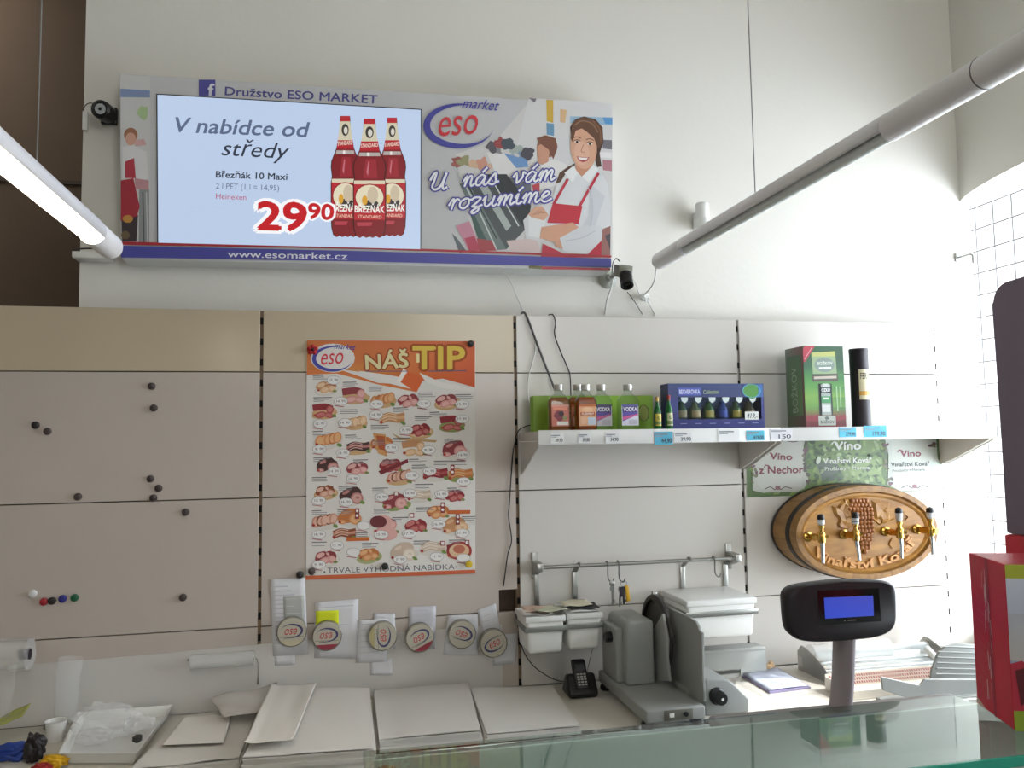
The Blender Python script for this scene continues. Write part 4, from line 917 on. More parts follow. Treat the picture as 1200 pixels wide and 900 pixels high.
f.poly([(.2, .08), (.8, .06), (.82, .34), (.22, .34)], '8aa07a', 2); f.poly([(.22, .08), (.8, .06), (.8, .12), (.22, .13)], 'b0b468', 3); f.ell(.52, .23, .25, .09, '77877e', 3); f.text('BOŽKOV', .34, .23, .72, .225, .035, 'd8dcd0', 4, off=.02); f.line([(.38, .27), (.68, .265)], .02, 'd8dcd0', 4)
f.poly([(.2, .35), (.84, .335), (.84, .43), (.2, .435)], '4a4436', 3); f.line([(.25, .39), (.8, .38)], .03, 'b8b0a0', 4)
f.rect(.34, .46, .68, .845, '101c16', 3); f.line([(.80, .79), (.795, .50)], .03, '9cc08c', 4); f.line([(.88, .74), (.875, .5)], .02, '9cc08c', 4)
f.poly([(0, .86), (.3, .84), (.6, .88), (1, .84), (1, .9), (.5, .93), (0, .91)], '8c2c34', 3); f.rect(.31, .855, .74, .97, 'b4b8b0', 4); f.text('BOŽKOV', .36, .945, .7, .945, .035, '2c3a34', 5, off=.02); f.ell(.52, .88, .05, .02, '5c6a64', 5)
f.build('printed_face', INK, rb_)
f = Flat(lambda u, v: Vector((zx0-.0003, Yz+.004+dk*(1-u), zz-v*zh)), (-1, 0, 0))
f.grad([(0, 0), (1, 0), (1, 1), (0, 1)], ['7a8c7e', '8a5a60', '7a5a54', '6a7a60'], 1); f.grad([(.1, .1), (.9, .1), (.9, .85), (.1, .85)], ['5c7a60', '587a5c', '7a9a68', '5a7a58'], 2); f.text('BOŽKOV', .62, .8, .6, .24, .28, 'a8b8a0', 3)
f.build('printed_side', INK, rb_)
f = Flat(lambda u, v: Vector((zx0+(.34+.34*u)*zw, Yz+.003-.0004, zz-(.46+.385*v)*zh)), step=.0002)
f.rect(.16, .02, .86, 1, '9aa49c', 4); f.rect(.3, .0, .72, .1, 'c0c4c0', 5); f.rect(.16, .12, .86, .3, '1c2820', 5); f.text('OZKO', .2, .26, .82, .25, .1, 'e0e4e0', 6, off=.04); f.rect(.16, .4, .86, .62, '3f8a52', 5); f.rect(.2, .68, .8, .9, 'c8ccc8', 5); f.rect(.3, .44, .7, .5, 'c8dcc8', 6)
f.build('window_bottle', INK, rb_)
Yt = -.115
tx = P(1007.5, 450, Y=Yt).x; tz = P(1006, 409, Y=Yt).z; tr_ = .0236
tb = thing('bottle_tube', 'black cylindrical bottle tube with a cream label on the shelf', 'tube', (tx, Yt, ZT_))
MB().lathe([(tr_, 0), (tr_*1.02, .001), (tr_*1.02, .006), (tr_, .007), (tr_, tz-ZT_-.012), (tr_*1.03, tz-ZT_-.011), (tr_*1.03, tz-ZT_-.001), (tr_*.98, tz-ZT_), (.001, tz-ZT_-.001)], (tx, Yt, ZT_), (0, 0, 1), 32).build('tube', mat('black_card_tube', (34, 26, 34), .45), tb)
f = Flat(lambda u, v: Vector((tx+tr_*1.012*sin(-.7+u*1.75), Yt-tr_*1.012*cos(-.7+u*1.75), tz-(.27+.38*v)*(tz-ZT_))), step=.0001)
for k in range(8): f.rect(k/8, 0, (k+1)/8, 1, 'cfc6a2', 1); f.rect(k/8+.01, .72, (k+1)/8-.0, .86, 'c8922e', 2)
f.text('FERNET', .10, .32, 1.02, .32, .2, '2a2428', 3, off=.01); f.line([(.2, .48), (.75, .48)], .06, '3a3034', 3)
f.build('label', INK, tb)

# ------------------------------------------------------------------ price tags on the shelf rail
def ptag(x0, x1, y0, y1, c, label, price=''):
    Y = YS-.0046; a, b = P(x0, y0, Y=Y), P(x1, y1, Y=Y)
    r = thing('price_tag', label, 'price tag', ((a.x+b.x)/2, Y, b.z), 'price tags on the shelf edge')
    MB().box((a.x, Y-.0006, b.z), (b.x, Y, a.z), .0002, 1).build('card', mat('tag_'+c, tuple(int(c[i:i+2], 16) for i in (0, 2, 4)), .5), r, smooth=False)
    f = Flat(rectmap((a.x, Y-.0008, a.z), (b.x-a.x, 0, 0), (0, 0, b.z-a.z)), step=.0001)
    f.line([(.08, .2), (.7, .2)], .1, '7a8088', 1); f.line([(.08, .36), (.45, .36)], .07, '8a9098', 1)
    if price: f.text(price, .38, .86, .93, .86, .34, '3a4048', 2, off=.02)
    f.build('print', INK, r)
for a_ in [(645, 660.5, 508, 519.5, 'dcdcda', 'white price tag under the leftmost flask bottle', '39,90'), (677, 692, 507.5, 519, 'd8d8d8', 'white price tag under the second amber flask', '39,90'), (709, 725.5, 507, 518.5, 'd8d8d8', 'white price tag under the clear flask bottle', '34,90'),
           (766.5, 788.5, 506, 521, '52a8c4', 'tilted blue price tag under the miniature bottles', '44,90'), (789.5, 811, 506.5, 518, 'd6d6d8', 'white price tag just right of the tilted blue one', '39,90'), (841, 867, 503, 517.5, 'e2e2e2', 'large blank white card on the shelf edge joint', ''),
           (874.5, 896, 504.5, 516, '52b0cc', 'blue price tag under the blue gift box corner', '419,00'), (902, 928.5, 502.5, 515.5, 'd4d2d6', 'white price tag right of the gift box', '150'), (983, 1003.5, 501, 512, '50b4d2', 'blue price tag under the green bottle box', '279,90'), (1012, 1039, 499, 512, '50b4d2', 'blue price tag under the black bottle tube', '199,90')]:
    ptag(*a_)
# ------------------------------------------------------------------ wine sign under the shelf
YW = -.0022
WP = [(875, 513), (1101, 505), (1106, 574.5), (875.5, 583)]
ws = thing('wine_sign', 'long printed wine sign with vineyard picture under the shelf', 'sign', tuple(P(990, 582, Y=YW)))
MB().prism([P(x, y, Y=YW) for x, y in WP], (0, .0012, 0)).build('board', white_pl, ws, smooth=False)
def c8(*q): return [(860+q[i]/4.615, 490+q[i+1]/4.615) for i in range(0, len(q), 2)]
f = Flat(onY(YW-.0002), step=.00014); f.gain = .72
f.poly(WP, '5e7a46', 1)
rn = random.Random(11)
for i in range(260):
    u, v = rn.random(), rn.random(); x = 876+u*228; y = 514-u*8+v*69
    if i < 130: x = 945+rn.random()*90
    if 1103 > x and 507 < y < 581-(x-875)*.037: f.ell(x, y, rn.uniform(2, 6), rn.uniform(1.5, 4), rn.choice(['44602e', '6c8c40', '8aa458', '3a5234', '9ab070', '74924a', '56704a']), 2+i % 3, rn.random()*3, 9, .4, i)
f.poly(c8(440, 110, 790, 100, 790, 180, 640, 210, 520, 200, 440, 160), '6f8a4c', 5); f.poly(c8(450, 200, 800, 210, 800, 345, 440, 340), '7d9858', 5); f.poly(c8(440, 230, 560, 250, 600, 330, 480, 345), '5c6a5c', 6); f.poly(c8(600, 240, 790, 220, 795, 300, 640, 320), '8ea86a', 6)
for i in range(120):
    x, y = c8(440+rn.random()*350, 110+rn.random()*235)[0]; f.ell(x, y, rn.uniform(1.5, 4), rn.uniform(1, 2.6), rn.choice(['4a6434', '86a256', 'a2b880', '5d7a48', '94a878', '46583e']), 7+i % 3, rn.random()*3, 8, .4, i)
f.poly(c8(100, 250, 120, 220, 200, 130, 220, 112, 385, 112, 375, 150, 380, 250, 400, 330, 380, 380, 340, 398, 150, 402, 100, 390), 'c4c4b8', 11)
f.poly(c8(120, 240, 220, 130, 370, 130, 365, 370, 150, 385, 115, 330), 'cbcbc0', 12)
f.poly(c8(812, 100, 1090, 95, 1100, 220, 1125, 250, 1128, 390, 900, 395, 830, 360, 835, 200), 'c6ccc2', 11); f.poly(c8(850, 120, 1070, 105, 1075, 370, 860, 375), 'cdd2c8', 12); f.poly(c8(1060, 240, 1125, 240, 1128, 388, 1065, 390), 'bccfbc', 13)
for (x, y) in ((105, 250), (110, 320), (385, 150), (390, 270), (820, 150), (826, 260), (840, 330), (1070, 150), (385, 200), (400, 320)):
    for k in range(5): f.ell(*c8(x+rn.uniform(-12, 12), y+rn.uniform(-30, 30))[0], 1.6, 2.6, rn.choice(['6a4a52', '7a7a5a', '5a5a4a']), 14, rn.random()*3, 8)
for x, y in ((235, 380), (975, 372)): f.line(c8(x-70, y+4, x-40, y-8, x-15, y+6, x, y-8, x+15, y+6, x+40, y-8, x+75, y), 1.1, '6a5a5a', 14, True); f.ell(*c8(x, y-4)[0], 3, 2.4, '8a5a60', 15)
for x, y in ((315, 125), (900, 108)): f.line(c8(x-40, y-6, x, y+4, x+30, y-2), 1.2, '7a5a5e', 14, True)
def swash(x, y, c): f.line(c8(x-28, y-20, x-20, y-30, x-5, y-28, x+2, y-18), 1.3, c, 16, True)
f.text('Víno', *c8(192, 222)[0], *c8(312, 226)[0], 7.4, '7c2834', 16, off=.035); swash(205, 218, '7c2834')
f.text('z Nechor', *c8(135, 300)[0], *c8(372, 296)[0], 8.2, '7c2834', 16, off=.035); swash(190, 285, '7c2834')
f.text('Víno', *c8(542, 172)[0], *c8(684, 168)[0], 9.2, 'ecf0e6', 16, off=.035); swash(556, 160, 'ecf0e6')
f.text('Vinařství Kovář', *c8(482, 246)[0], *c8(742, 240)[0], 6.0, 'ecf0e6', 16, off=.03); f.text('Prušánky • Morava', *c8(490, 284)[0], *c8(732, 276)[0], 4.2, 'd6dece', 16, off=.02)
f.ell(*c8(455, 228)[0], 2.6, 4.6, 'd0dcc4', 16, .3); 
f.text('Víno', *c8(898, 208)[0], *c8(1008, 205)[0], 7.0, '8a4450', 16, off=.035); swash(910, 203, '8a4450')
f.text('Vinařství Kovář', *c8(848, 262)[0], *c8(1055, 256)[0], 4.6, '444c48', 16, off=.03); f.text('Prušánky • Morava', *c8(855, 292)[0], *c8(1030, 284)[0], 3.4, '8a948c', 16, off=.01)
f.build('printed_face', INK, ws)

# ------------------------------------------------------------------ oval barrel front with four taps
YBF = -.125
cL, cR = P(933, 627, Y=YBF), P(1099, 624, Y=YBF); cT, cB = P(1016, 569.5, Y=YBF), P(1016, 679.5, Y=YBF)
bc = Vector(((cL.x+cR.x)/2, YBF, (cT.z+cB.z)/2)); ba = (cR.x-cL.x)/2; bb = (cT.z-cB.z)/2
br = thing('barrel_front', 'oval carved wooden barrel front with four brass wine taps on the wall', 'barrel', (bc.x, 0, bc.z))
def woodmat(name, c1, c2, sc):
    m = mat(name, c1, .42); nt = m.node_tree; b = nt.nodes['Principled BSDF']
    tc = nt.nodes.new('ShaderNodeTexCoord'); mp = nt.nodes.new('ShaderNodeMapping'); mp.inputs['Scale'].default_value = sc
    n = nt.nodes.new('ShaderNodeTexNoise'); n.inputs['Scale'].default_value = 9; n.inputs['Detail'].default_value = 6; n.inputs['Distortion'].default_value = .6
    r = nt.nodes.new('ShaderNodeValToRGB'); r.color_ramp.elements[0].color = (*lin(c2), 1); r.color_ramp.elements[1].color = (*lin(c1), 1); r.color_ramp.elements[0].position = .3; r.color_ramp.elements[1].position = .65
    nt.links.new(tc.outputs['Object'], mp.inputs[0]); nt.links.new(mp.outputs[0], n.inputs['Vector']); nt.links.new(n.outputs[0], r.inputs[0]); nt.links.new(r.outputs[0], b.inputs['Base Color']); return m
wood = woodmat('carved_oak', (174, 126, 56), (134, 90, 36), (1, 2, 5)); stave = woodmat('stave_oak', (160, 118, 62), (116, 80, 38), (6, 1, 6))
def oval(levels, name, m, n=64, caps=True):
    """levels: (scale added to both half axes, y)"""
    q = MB(); vs = []; fs = []
    for e, y in levels:
        for k in range(n): vs.append((bc.x+(ba+e)*cos(2*pi*k/n), y, bc.z+(bb+e)*sin(2*pi*k/n)))
    for i in range(len(levels)-1):
        for k in range(n): fs.append([i*n+k, i*n+(k+1) % n, (i+1)*n+(k+1) % n, (i+1)*n+k])
    if caps: fs.append(list(range(n))[::-1]); fs.append([(len(levels)-1)*n+k for k in range(n)])
    return q._add(vs, fs).build(name, m, br)
oval([(-.001, -.003), (.003, -.05), (.002, -.10), (0, YBF), (-.014, YBF), (-.018, YBF+.012)], 'staves', stave)
oval([(.0022, -.080), (.0052, -.081), (.0045, -.096), (.0018, -.097)], 'hoop', mat('dark_iron_hoop', (52, 48, 46), .5, metal=.5), caps=False)
oval([(-.0008, -.005), (.0025, -.006), (.0026, -.012), (.0003, -.013)], 'hoop', mat('dark_iron_hoop', (52, 48, 46), .5, metal=.5), caps=False)
oval([(-.0175, YBF+.016), (-.0178, YBF+.008), (-.024, YBF+.006), (-.03, YBF+.011)], 'head_board', wood)
YH = YBF+.0105
def hb_(px, py): return P(px, py, Y=YH)
# carved grapes, leaves, lettering
m = MB(); rn = random.Random(5)
def c4(*q): return [(920+q[i]/6.316, 560+q[i+1]/6.316) for i in range(0, len(q), 2)]
rows = [(545, 5, 170), (548, 6, 200), (552, 7, 230), (570, 6, 262), (572, 6, 294), (582, 5, 326), (585, 5, 358), (590, 5, 390), (592, 4, 422), (592, 4, 452), (590, 3, 482), (588, 3, 512), (588, 1, 545)]
for cx, n, y in rows:
    for k in range(n):
        p = hb_(*c4(cx+(k-(n-1)/2)*26 + (0), y)[0]); m.ball((p.x, YH-.002, p.z), .0066, 2, scale=(1, .9, 1))
m.build('carved_grapes', mat('carved_oak_dark', (150, 94, 46), .35), br)
def leaf(pts, h=.005):
    q = MB(); P3 = [hb_(*a) for a in c4(*pts)]; c = sum(P3, Vector())/len(P3)
    vs = [Vector((p.x, YH-.0005, p.z)) for p in P3] + [Vector((c.x+(p.x-c.x)*.72, YH-h, c.z+(p.z-c.z)*.72)) for p in P3] + [Vector((c.x, YH-h*.5, c.z))]; n = len(P3)
    fs = [[i, (i+1) % n, n+(i+1) % n, n+i] for i in range(n)]+[[n+i, n+(i+1) % n, 2*n] for i in range(n)]
    return q._add(vs, fs).build('carved_leaf', wood, br, smooth=False)
leaf((345, 205, 385, 215, 410, 180, 440, 165, 450, 200, 490, 190, 480, 240, 490, 290, 450, 300, 455, 350, 410, 340, 390, 300, 360, 270))
leaf((640, 165, 690, 160, 720, 175, 770, 175, 765, 215, 740, 240, 780, 275, 770, 320, 720, 335, 700, 300, 660, 310, 650, 240))
leaf((400, 300, 440, 310, 490, 340, 480, 375, 440, 380, 400, 370, 385, 340)); leaf((430, 150, 470, 165, 490, 195, 460, 215, 435, 195))
MB().tube([hb_(*a)+Vector((0, -.001, 0)) for a in c4(650, 300, 700, 345, 760, 320, 830, 300, 880, 260, 910, 290, 890, 310)], .0022, 6).tube([hb_(*a)+Vector((0, -.001, 0)) for a in c4(790, 450, 770, 490, 790, 520)], .002, 6).build('carved_vine', wood, br)
txt = 'Vinařství Kovář'
vs, fs = text_geo(txt, .03); xa = min(v[0] for v in vs); xb = max(v[0] for v in vs)
arc = spline([(*a, 0) for a in c4(195, 560, 300, 625, 420, 655, 560, 668, 690, 645, 800, 615, 900, 545, 965, 470)], 10)
Ln = [0]
for i in range(1, len(arc)): Ln.append(Ln[-1]+(arc[i]-arc[i-1]).length)
def along(t):
    t = max(0, min(.9999, t))*Ln[-1]
    for i in range(1, len(arc)):
        if Ln[i] >= t: break
    k = (t-Ln[i-1])/(Ln[i]-Ln[i-1]); d = (arc[i]-arc[i-1]).normalized(); return arc[i-1]+(arc[i]-arc[i-1])*k, d
q = bmesh.new(); VV = []
for x, y in vs:
    p, d = along((x-xa)/(xb-xa)); up = Vector((d.y, -d.x, 0)); p = p+up*(y/CAPH)*10.0
    VV.append(q.verts.new(hb_(p.x, p.y)+Vector((0, -.0055, 0))))
FF = []
for t_ in fs:
    try: FF.append(q.faces.new([VV[i] for i in t_]))
    except ValueError: pass
ex = bmesh.ops.extrude_face_region(q, geom=FF)
for v in ex['geom']:
    if isinstance(v, bmesh.types.BMVert): v.co.y += .006
MB().take(q).build('carved_lettering', mat('carved_letter_oak', (196, 140, 76), .4), br, smooth=False)
brass = mat('polished_brass', (196, 156, 78), .16, metal=1)
def tap(mx, my, bx_, by_, hx, hy, sx_, sy_, blk, dot=False):
    pm_ = hb_(mx, my); Yt_ = YH-.062
    pb = P(bx_, by_, Y=Yt_)
    pm_ = Vector((pb.x-.002, YH, pb.z+.002)) if (pm_-Vector((pb.x, YH, pb.z))).length > .04 else pm_
    ph = P(hx, hy, Y=Yt_); ps = P(sx_, sy_, Y=Yt_)
    t = MB().lathe([(.011, 0), (.0125, .002), (.0125, .006), (.0075, .008), (.0075, .02), (.009, .022), (.009, .034), (.0075, .036), (.0075, (pm_-pb).length)], pm_, pb-pm_, 18)
    t.lathe([(.006, -.014), (.009, -.012), (.0098, 0), (.009, .012), (.0055, .016), (.0055, .024), (.0075, .025), (.0075, .03), (.004, .032)], pb, (0, 0, 1), 18)
    t.tube([pb+Vector((.004, -.004, .002)), pb+Vector((.013, -.010, .003))], .004, 10)
    o = t.build('tap', brass, br)
    zt = ph.z-pb.z
    MB().lathe([(.0052, .03), (.0068, .034), (.0088, zt-.026), (.0092, zt-.014)], pb, (0, 0, 1), 18).build('handle_sleeve', mat('tap_handle_white', (196, 196, 196), .35) if not blk else black_pl, o)
    MB().lathe([(.0093, zt-.0145), (.0094, zt-.009), (.0075, zt-.003), (.0004, zt)], pb, (0, 0, 1), 18).build('handle_tip', black_pl, o)
    if blk: MB().lathe([(.0085, zt-.031), (.0093, zt-.016)], pb, (0, 0, 1), 18).build('handle_label', mat('tap_label_grey', (176, 178, 178), .4), o)
    d = ps-pb
    MB().tube([pb+Vector((0, 0, -.010)), pb+Vector((0, -.002, -.02)), pb+d*.6+Vector((0, -.001, 0)), ps], [.0058, .0056, .0046, .0042], 12).build('spout', chrome, o)
    if dot: MB().lathe([(.0085, 0), (.0085, .002), (.001, .0025)], pb+Vector((.006, -.012, 0)), (.3, -1, 0), 16).build('yellow_sticker', mat('yellow_sticker', (200, 190, 40), .5), o)
tap(946, 629, 963, 630, 962, 602, 964.5, 660, False)
tap(988, 626, 1003, 627.5, 1002, 599.5, 1007, 657, True)
tap(1037, 622.5, 1054.5, 625, 1053, 594.5, 1056.5, 654, False)
tap(1073.6, 620, 1091, 622, 1088.5, 594, 1093, 650, False, True)

# ------------------------------------------------------------------ meat slicer
ZC = .9004
A = P(728, 804, Z=.945); B_ = P(768, 797.5, Z=.945)
FL = P(761, 850, Z=.915); FR = P(823, 842, Z=.915)
x0 = P(709, 808, Z=.915).x; x0 = (x0+FL.x)/2; yf = (FL.y+FR.y)/2; yb = -.06
sl = thing('meat_slicer', 'grey electric meat slicer with a dark round blade on the counter', 'slicer', (.95, -.2, ZC))
xg = x0+.135
MB().box((x0, yf, .915), (xg, yb, .943), .004, 3).build('base_plate', greyp, sl)
fpy = [(x0+.012, yf+.02), (x0+.012, yb-.02), (xg-.012, yf+.02)]
for x, y in fpy: MB().lathe([(.012, 0), (.0145, .003), (.0145, .010), (.010, .0156)], (x, y, ZC), (0, 0, 1), 16).build('foot', black_pl, sl)
hz = P(745, 728, Y=A.y).z; hx1 = P(767, 760, Y=A.y).x; hx0 = x0+.006
MB().prism([(hx0+.016, A.y, .942), (hx1, A.y, .942), (hx1, A.y, hz), (hx0+.024, A.y, hz), (hx0+.016, A.y, hz-.012)], (0, yb-.01-A.y, 0), .008, 4).box((hx0, A.y+.025, .942), (hx0+.03, yb-.012, hz-.02), .007, 3).build('motor_housing', greyp, sl)
kp = P(716, 746, Y=A.y+.06)
MB().lathe([(.012, 0), (.013, .002), (.013, .014), (.010, .017), (.001, .017)], (hx0+.001, A.y+.06, kp.z), (-1, 0, 0), 18).build('side_knob', black_pl, sl)
# blade and its guards, in planes square to the counter front
xb_ = hx1+.028
bt, bf_ = P(763, 696, X=xb_), P(789, 752, X=xb_)
bcz = bf_.z; brd = bt.z-bcz; bcy = bf_.y+brd
bladem = mat('dark_blade_steel', (84, 80, 76), .4)
MB().lathe([(brd, 0), (brd+.001, .001), (brd-.002, .003), (brd-.018, .005), (brd-.02, .0035), (.02, .0035), (.001, .0035)], (xb_, bcy, bcz), (1, 0, 0), 64).build('blade', bladem, sl)
m = MB(); n = 40
m.lathe([(brd+.004, -.010), (brd+.006, -.008), (brd+.006, -.002), (brd+.001, -.001), (brd-.006, -.002), (brd-.006, -.010), (brd+.004, -.010)], (xb_, bcy, bcz), (1, 0, 0), 64, caps=False); m.build('blade_ring', mat('blade_guard_dark', (52, 50, 48), .45), sl)
gp = [(776, 719), (765, 738), (766.5, 797), (784, 798), (781, 770), (781.5, 750)]
MB().prism([P(x, y, X=xb_-.018) for x, y in gp], (.007, 0, 0), .0015, 2).build('blade_cover', greyp, sl)
MB().box((xb_+.001, bt.y-.008, bt.z-.006), (xb_+.012, bt.y+.004, bt.z+.006), .0015).build('blade_catch', steel, sl)
xp = xb_+.014
pp = [(783, 712), (808, 723.5), (814.5, 728), (817.5, 734), (818.5, 739), (822, 742), (822.5, 792), (824, 810), (824, 822.5), (818, 822.5), (787, 800), (783.5, 770)]
MB().prism([P(x, y, X=xp) for x, y in pp], (.007, 0, 0), .0022, 2).build('gauge_plate', greyp, sl)
# adjustment housing at the right
ky = P(850, 800, Z=.95).y; ky = yf+.055
kpts = [(826, 798), (829, 796), (853, 796.5), (857, 799), (877.5, 819), (878, 830), (826, 831)]
pk = [P(x, y, Y=ky) for x, y in kpts]
pk[-1].z = pk[-2].z = .9008
MB().prism(pk, (0, .12, 0), .004, 3).build('adjustment_housing', greyp, sl)
kk = P(839, 815, Y=ky)
MB().lathe([(.0175, 0), (.0185, .002), (.0185, .008), (.0155, .010), (.0145, .024), (.0125, .027), (.001, .027)], (kk.x, ky+.0005, kk.z), (.12, -1, -.05), 24).build('adjustment_knob', black_pl, sl)
MB().lathe([(.0035, 0), (.003, .001), (.0004, .0012)], Vector((kk.x+.0031, ky-.0265, kk.z-.0014)), (.12, -1, -.05), 12).build('knob_dot', white_pl, sl)
# food tray on the far side
ty = -.115
tp = [(822, 766), (896.5, 760), (899, 783), (899, 786), (822, 794)]
MB().prism([P(x, y, Y=ty) for x, y in tp], (0, .006, 0), .0015, 2).build('food_tray', greyp, sl)
MB().prism([P(x, y, Y=ty-.001) for x, y in [(822, 763.5), (897, 758), (897, 762), (822, 768)]], (0, .05, 0), .002, 2).build('tray_lip', greyp, sl)
a, b = P(823, 794, Y=ty), P(868, 797, Y=ty)
MB().box((a.x+.008, ty+.0, .93), (b.x, ty+.03, a.z), .004).build('tray_arm', greyp, sl)
MB().box((xg-.004, ky+.02, .930), (pk[0].x+.02, yb-.02, .955), .004).build('carriage_rail', greyp, sl)
# switch panel
s0, s1 = P(778, 836, Y=yf), P(812, 846, Y=yf)
MB().box((s0.x, yf-.002, .919), (s1.x, yf+.001, .940), .0008).build('switch_panel', mat('switch_panel_grey', (104, 102, 92), .5), sl)
MB().box((s0.x+.011, yf-.004, .926), (s0.x+.022, yf-.0015, .934), .0006).build('white_switch', white_pl, sl)
MB().lathe([(.0055, 0), (.005, .003), (.001, .0035)], (s1.x-.016, yf-.0018, .930), (0, -1, 0), 16).build('dark_button', black_pl, sl)

# ------------------------------------------------------------------ cordless phone
pl, pr = P(667, 818, Z=ZC), P(702, 819, Z=ZC); px_ = (pl.x+pr.x)/2
ph = thing('cordless_phone', 'black cordless phone standing in its cradle left of the slicer', 'phone', (px_, -.12, ZC))
yq = (pl.y+pr.y)/2; hw = (pr.x-pl.x)/2+.002
zk = P(684, 789, Y=yq+.03).z
MB().prism([(px_-hw, yq, ZC), (px_-hw, yq-.006, ZC+.012), (px_-hw+.002, yq+.028, zk), (px_-hw+.002, yq+.05, zk-.003), (px_-hw, yq+.075, ZC)], (2*hw, 0, 0), .006, 3).build('cradle', black_pl, ph)
h0, h1 = P(675.5, 800, Y=yq+.012), P(690, 771, Y=yq+.045)
hm = MB(); 
for zz0, zz1 in ((0, 1),):
    a0 = Vector((px_-.018, yq-.002, ZC+.022)); a1 = Vector((px_-.018, yq+.036, h1.z))
    hm.prism([a0, a1, a1+Vector((0, .018, -.002)), a0+Vector((0, .022, -.004))], (.034, 0, 0), .005, 3)
hs = hm.build('handset', black_pl, ph)
dd = (a1-a0); nn = Vector((0, -dd.z, dd.y)).normalized()
f = Flat(lambda u, v: a0+dd*(1-v)+Vector((.034*u, 0, 0))+nn*.0004, nn)
f.rect(.16, .14, .84, .40, '1c1e22', 1); f.rect(.2, .16, .8, .38, '34383c', 2)
for i in range(3):
    for j in range(5): f.rect(.17+i*.24, .47+j*.088, .35+i*.24, .52+j*.088, 'a4a4a2', 2)
f.build('keypad', GLOSSINK, hs)
cab = mat('black_cable', (30, 28, 30), .5); wcab = mat('white_cable', (216, 216, 212), .5); gcab = mat('grey_cable', (86, 86, 86), .5)
pts = [(604, 716, .008), (605, 722, -.006), (608, 740, -.005), (613, 762, -.006), (624, 779, -.012), (638, 790, -.03), (652, 797, -.05), (664, 799, -.07)]
MB().tube(spline([P(x, y, Y=d) for x, y, d in pts], 6), .0012, 7).build('phone_cord', cab, ph)
MB().tube([Vector((px_+.02, yq+.04, zk-.004)), P(698, 745, Y=-.03)], .0008, 6).build('antenna_wire', gcab, ph)

# ------------------------------------------------------------------ cables above the shelf
def cable(pts, r, m, label, name='cable'):
    c = spline([P(x, y, Y=d) for x, y, d in pts], 6)
    return tag(MB().tube(c, r, 7).build(name, m), label, 'cable', None)
cable([(586, 316.5, .02), (596, 326, .03), (606, 348, .04), (613, 364, .02), (618, 374, -.003)], .0017, wcab, 'thin white cable hanging from under the advertising board')
cable([(626, 393, -.003), (627.5, 410, -.004), (624, 425, -.004), (619, 445, -.004), (619, 465, -.004), (622, 478, -.006), (626, 486, -.012)], .0017, wcab, 'white cable hanging on the panel left of the flask bottles')
cable([(611, 367, .03), (615, 367, -.002), (620, 377, -.005), (630, 404, -.006), (640, 430, -.008), (650, 456, -.02)], .003, gcab, 'thick grey cable running down behind the leftmost flask')
cable([(643, 369, .03), (648, 369, -.003), (651, 378, -.004), (650, 392, -.004), (657, 412, -.005), (664, 428, -.006), (668, 440, -.008), (669, 464, -.02)], .0016, cab, 'thin dark cable running down behind the amber flasks')
cable([(626, 497, -.03), (615, 500, -.012), (607, 506, -.005), (602, 525, -.004), (600, 545, -.004), (597, 590, -.004), (596, 605, -.004), (599.5, 633, -.004), (595, 650, -.004), (591, 680, -.003), (589, 692, .006)], .0014, cab, 'thin black cable hanging beside the upright down to the wall notch')
# ------------------------------------------------------------------ wrapping paper on the counter
def quad_surf(pts, u, v): return (Vector(pts[0])*(1-u)+Vector(pts[1])*u)*(1-v)+(Vector(pts[3])*(1-u)+Vector(pts[2])*u)*v
def stack(corners, h, label, tone, seed, side=None):
    """corners: back-left, back-right, front-right, front-left on the counter, (x, y)"""
    cx = sum(c[0] for c in corners)/4; cy = sum(c[1] for c in corners)/4
    r = thing('paper_stack', label, 'paper stack', (cx, cy, ZC), 'stacks of white wrapping paper')
    rn = random.Random(seed); n = max(3, int(h/.008)); m = MB()
    for i in range(n):
        z0 = ZC+h*i/n; z1 = ZC+h*(i+1)/n-.0006; o = [Vector((rn.uniform(-.003, .003), rn.uniform(-.003, .003))) for _ in range(4)]
        last = i == n-1
        pts = [Vector((c[0]+q.x, c[1]+q.y, z0)) for c, q in zip(corners, o)]
        if not last: m.prism(pts, (0, 0, z1-z0+.0003))
        else:
            def s(u, v): 
                p = quad_surf(pts, u, v); return Vector((p.x, p.y, z1+.003*noise.noise(Vector((u*2.3+seed, v*2.1, seed*.7)))-.0012*(v**6)))
            m.prism([p-Vector((0, 0, 0)) for p in pts], (0, 0, z1-z0-.0035)); m.grid(s, 14, 14)
    m.build('sheets', [mat('stack_paper_%d' % tone, (tone, tone-4, tone-11), .8, var=.015, vscale=5)], r)
    return r
def ctop(pts, h): return [tuple(P(x, y, Z=ZC+h)[:2]) for x, y in pts]
def clampy(c, f=-.455): return [(x, max(f, min(y, -.004))) for x, y in c]
stack(clampy(ctop([(437, 808), (549, 800), (571, 867), (446, 877)], .026), -.341), .026, 'wrapping paper stack in the middle with dark left edge', 206, 2)
stack(clampy(ctop([(551, 806), (646, 803), (686, 856), (574, 866)], .016), -.341), .016, 'thin wrapping paper stack nearest the phone', 212, 3)
stack(clampy(ctop([(330, 806), (433, 805), (440, 880), (283, 886)], .050)), .050, 'tallest wrapping paper stack, front left of centre', 216, 4)
q = clampy(ctop([(216, 838), (305, 826), (281, 887), (150, 901)], .035)); 
stack(q, .035, 'low wrapping paper stack left of the tallest one', 208, 5)
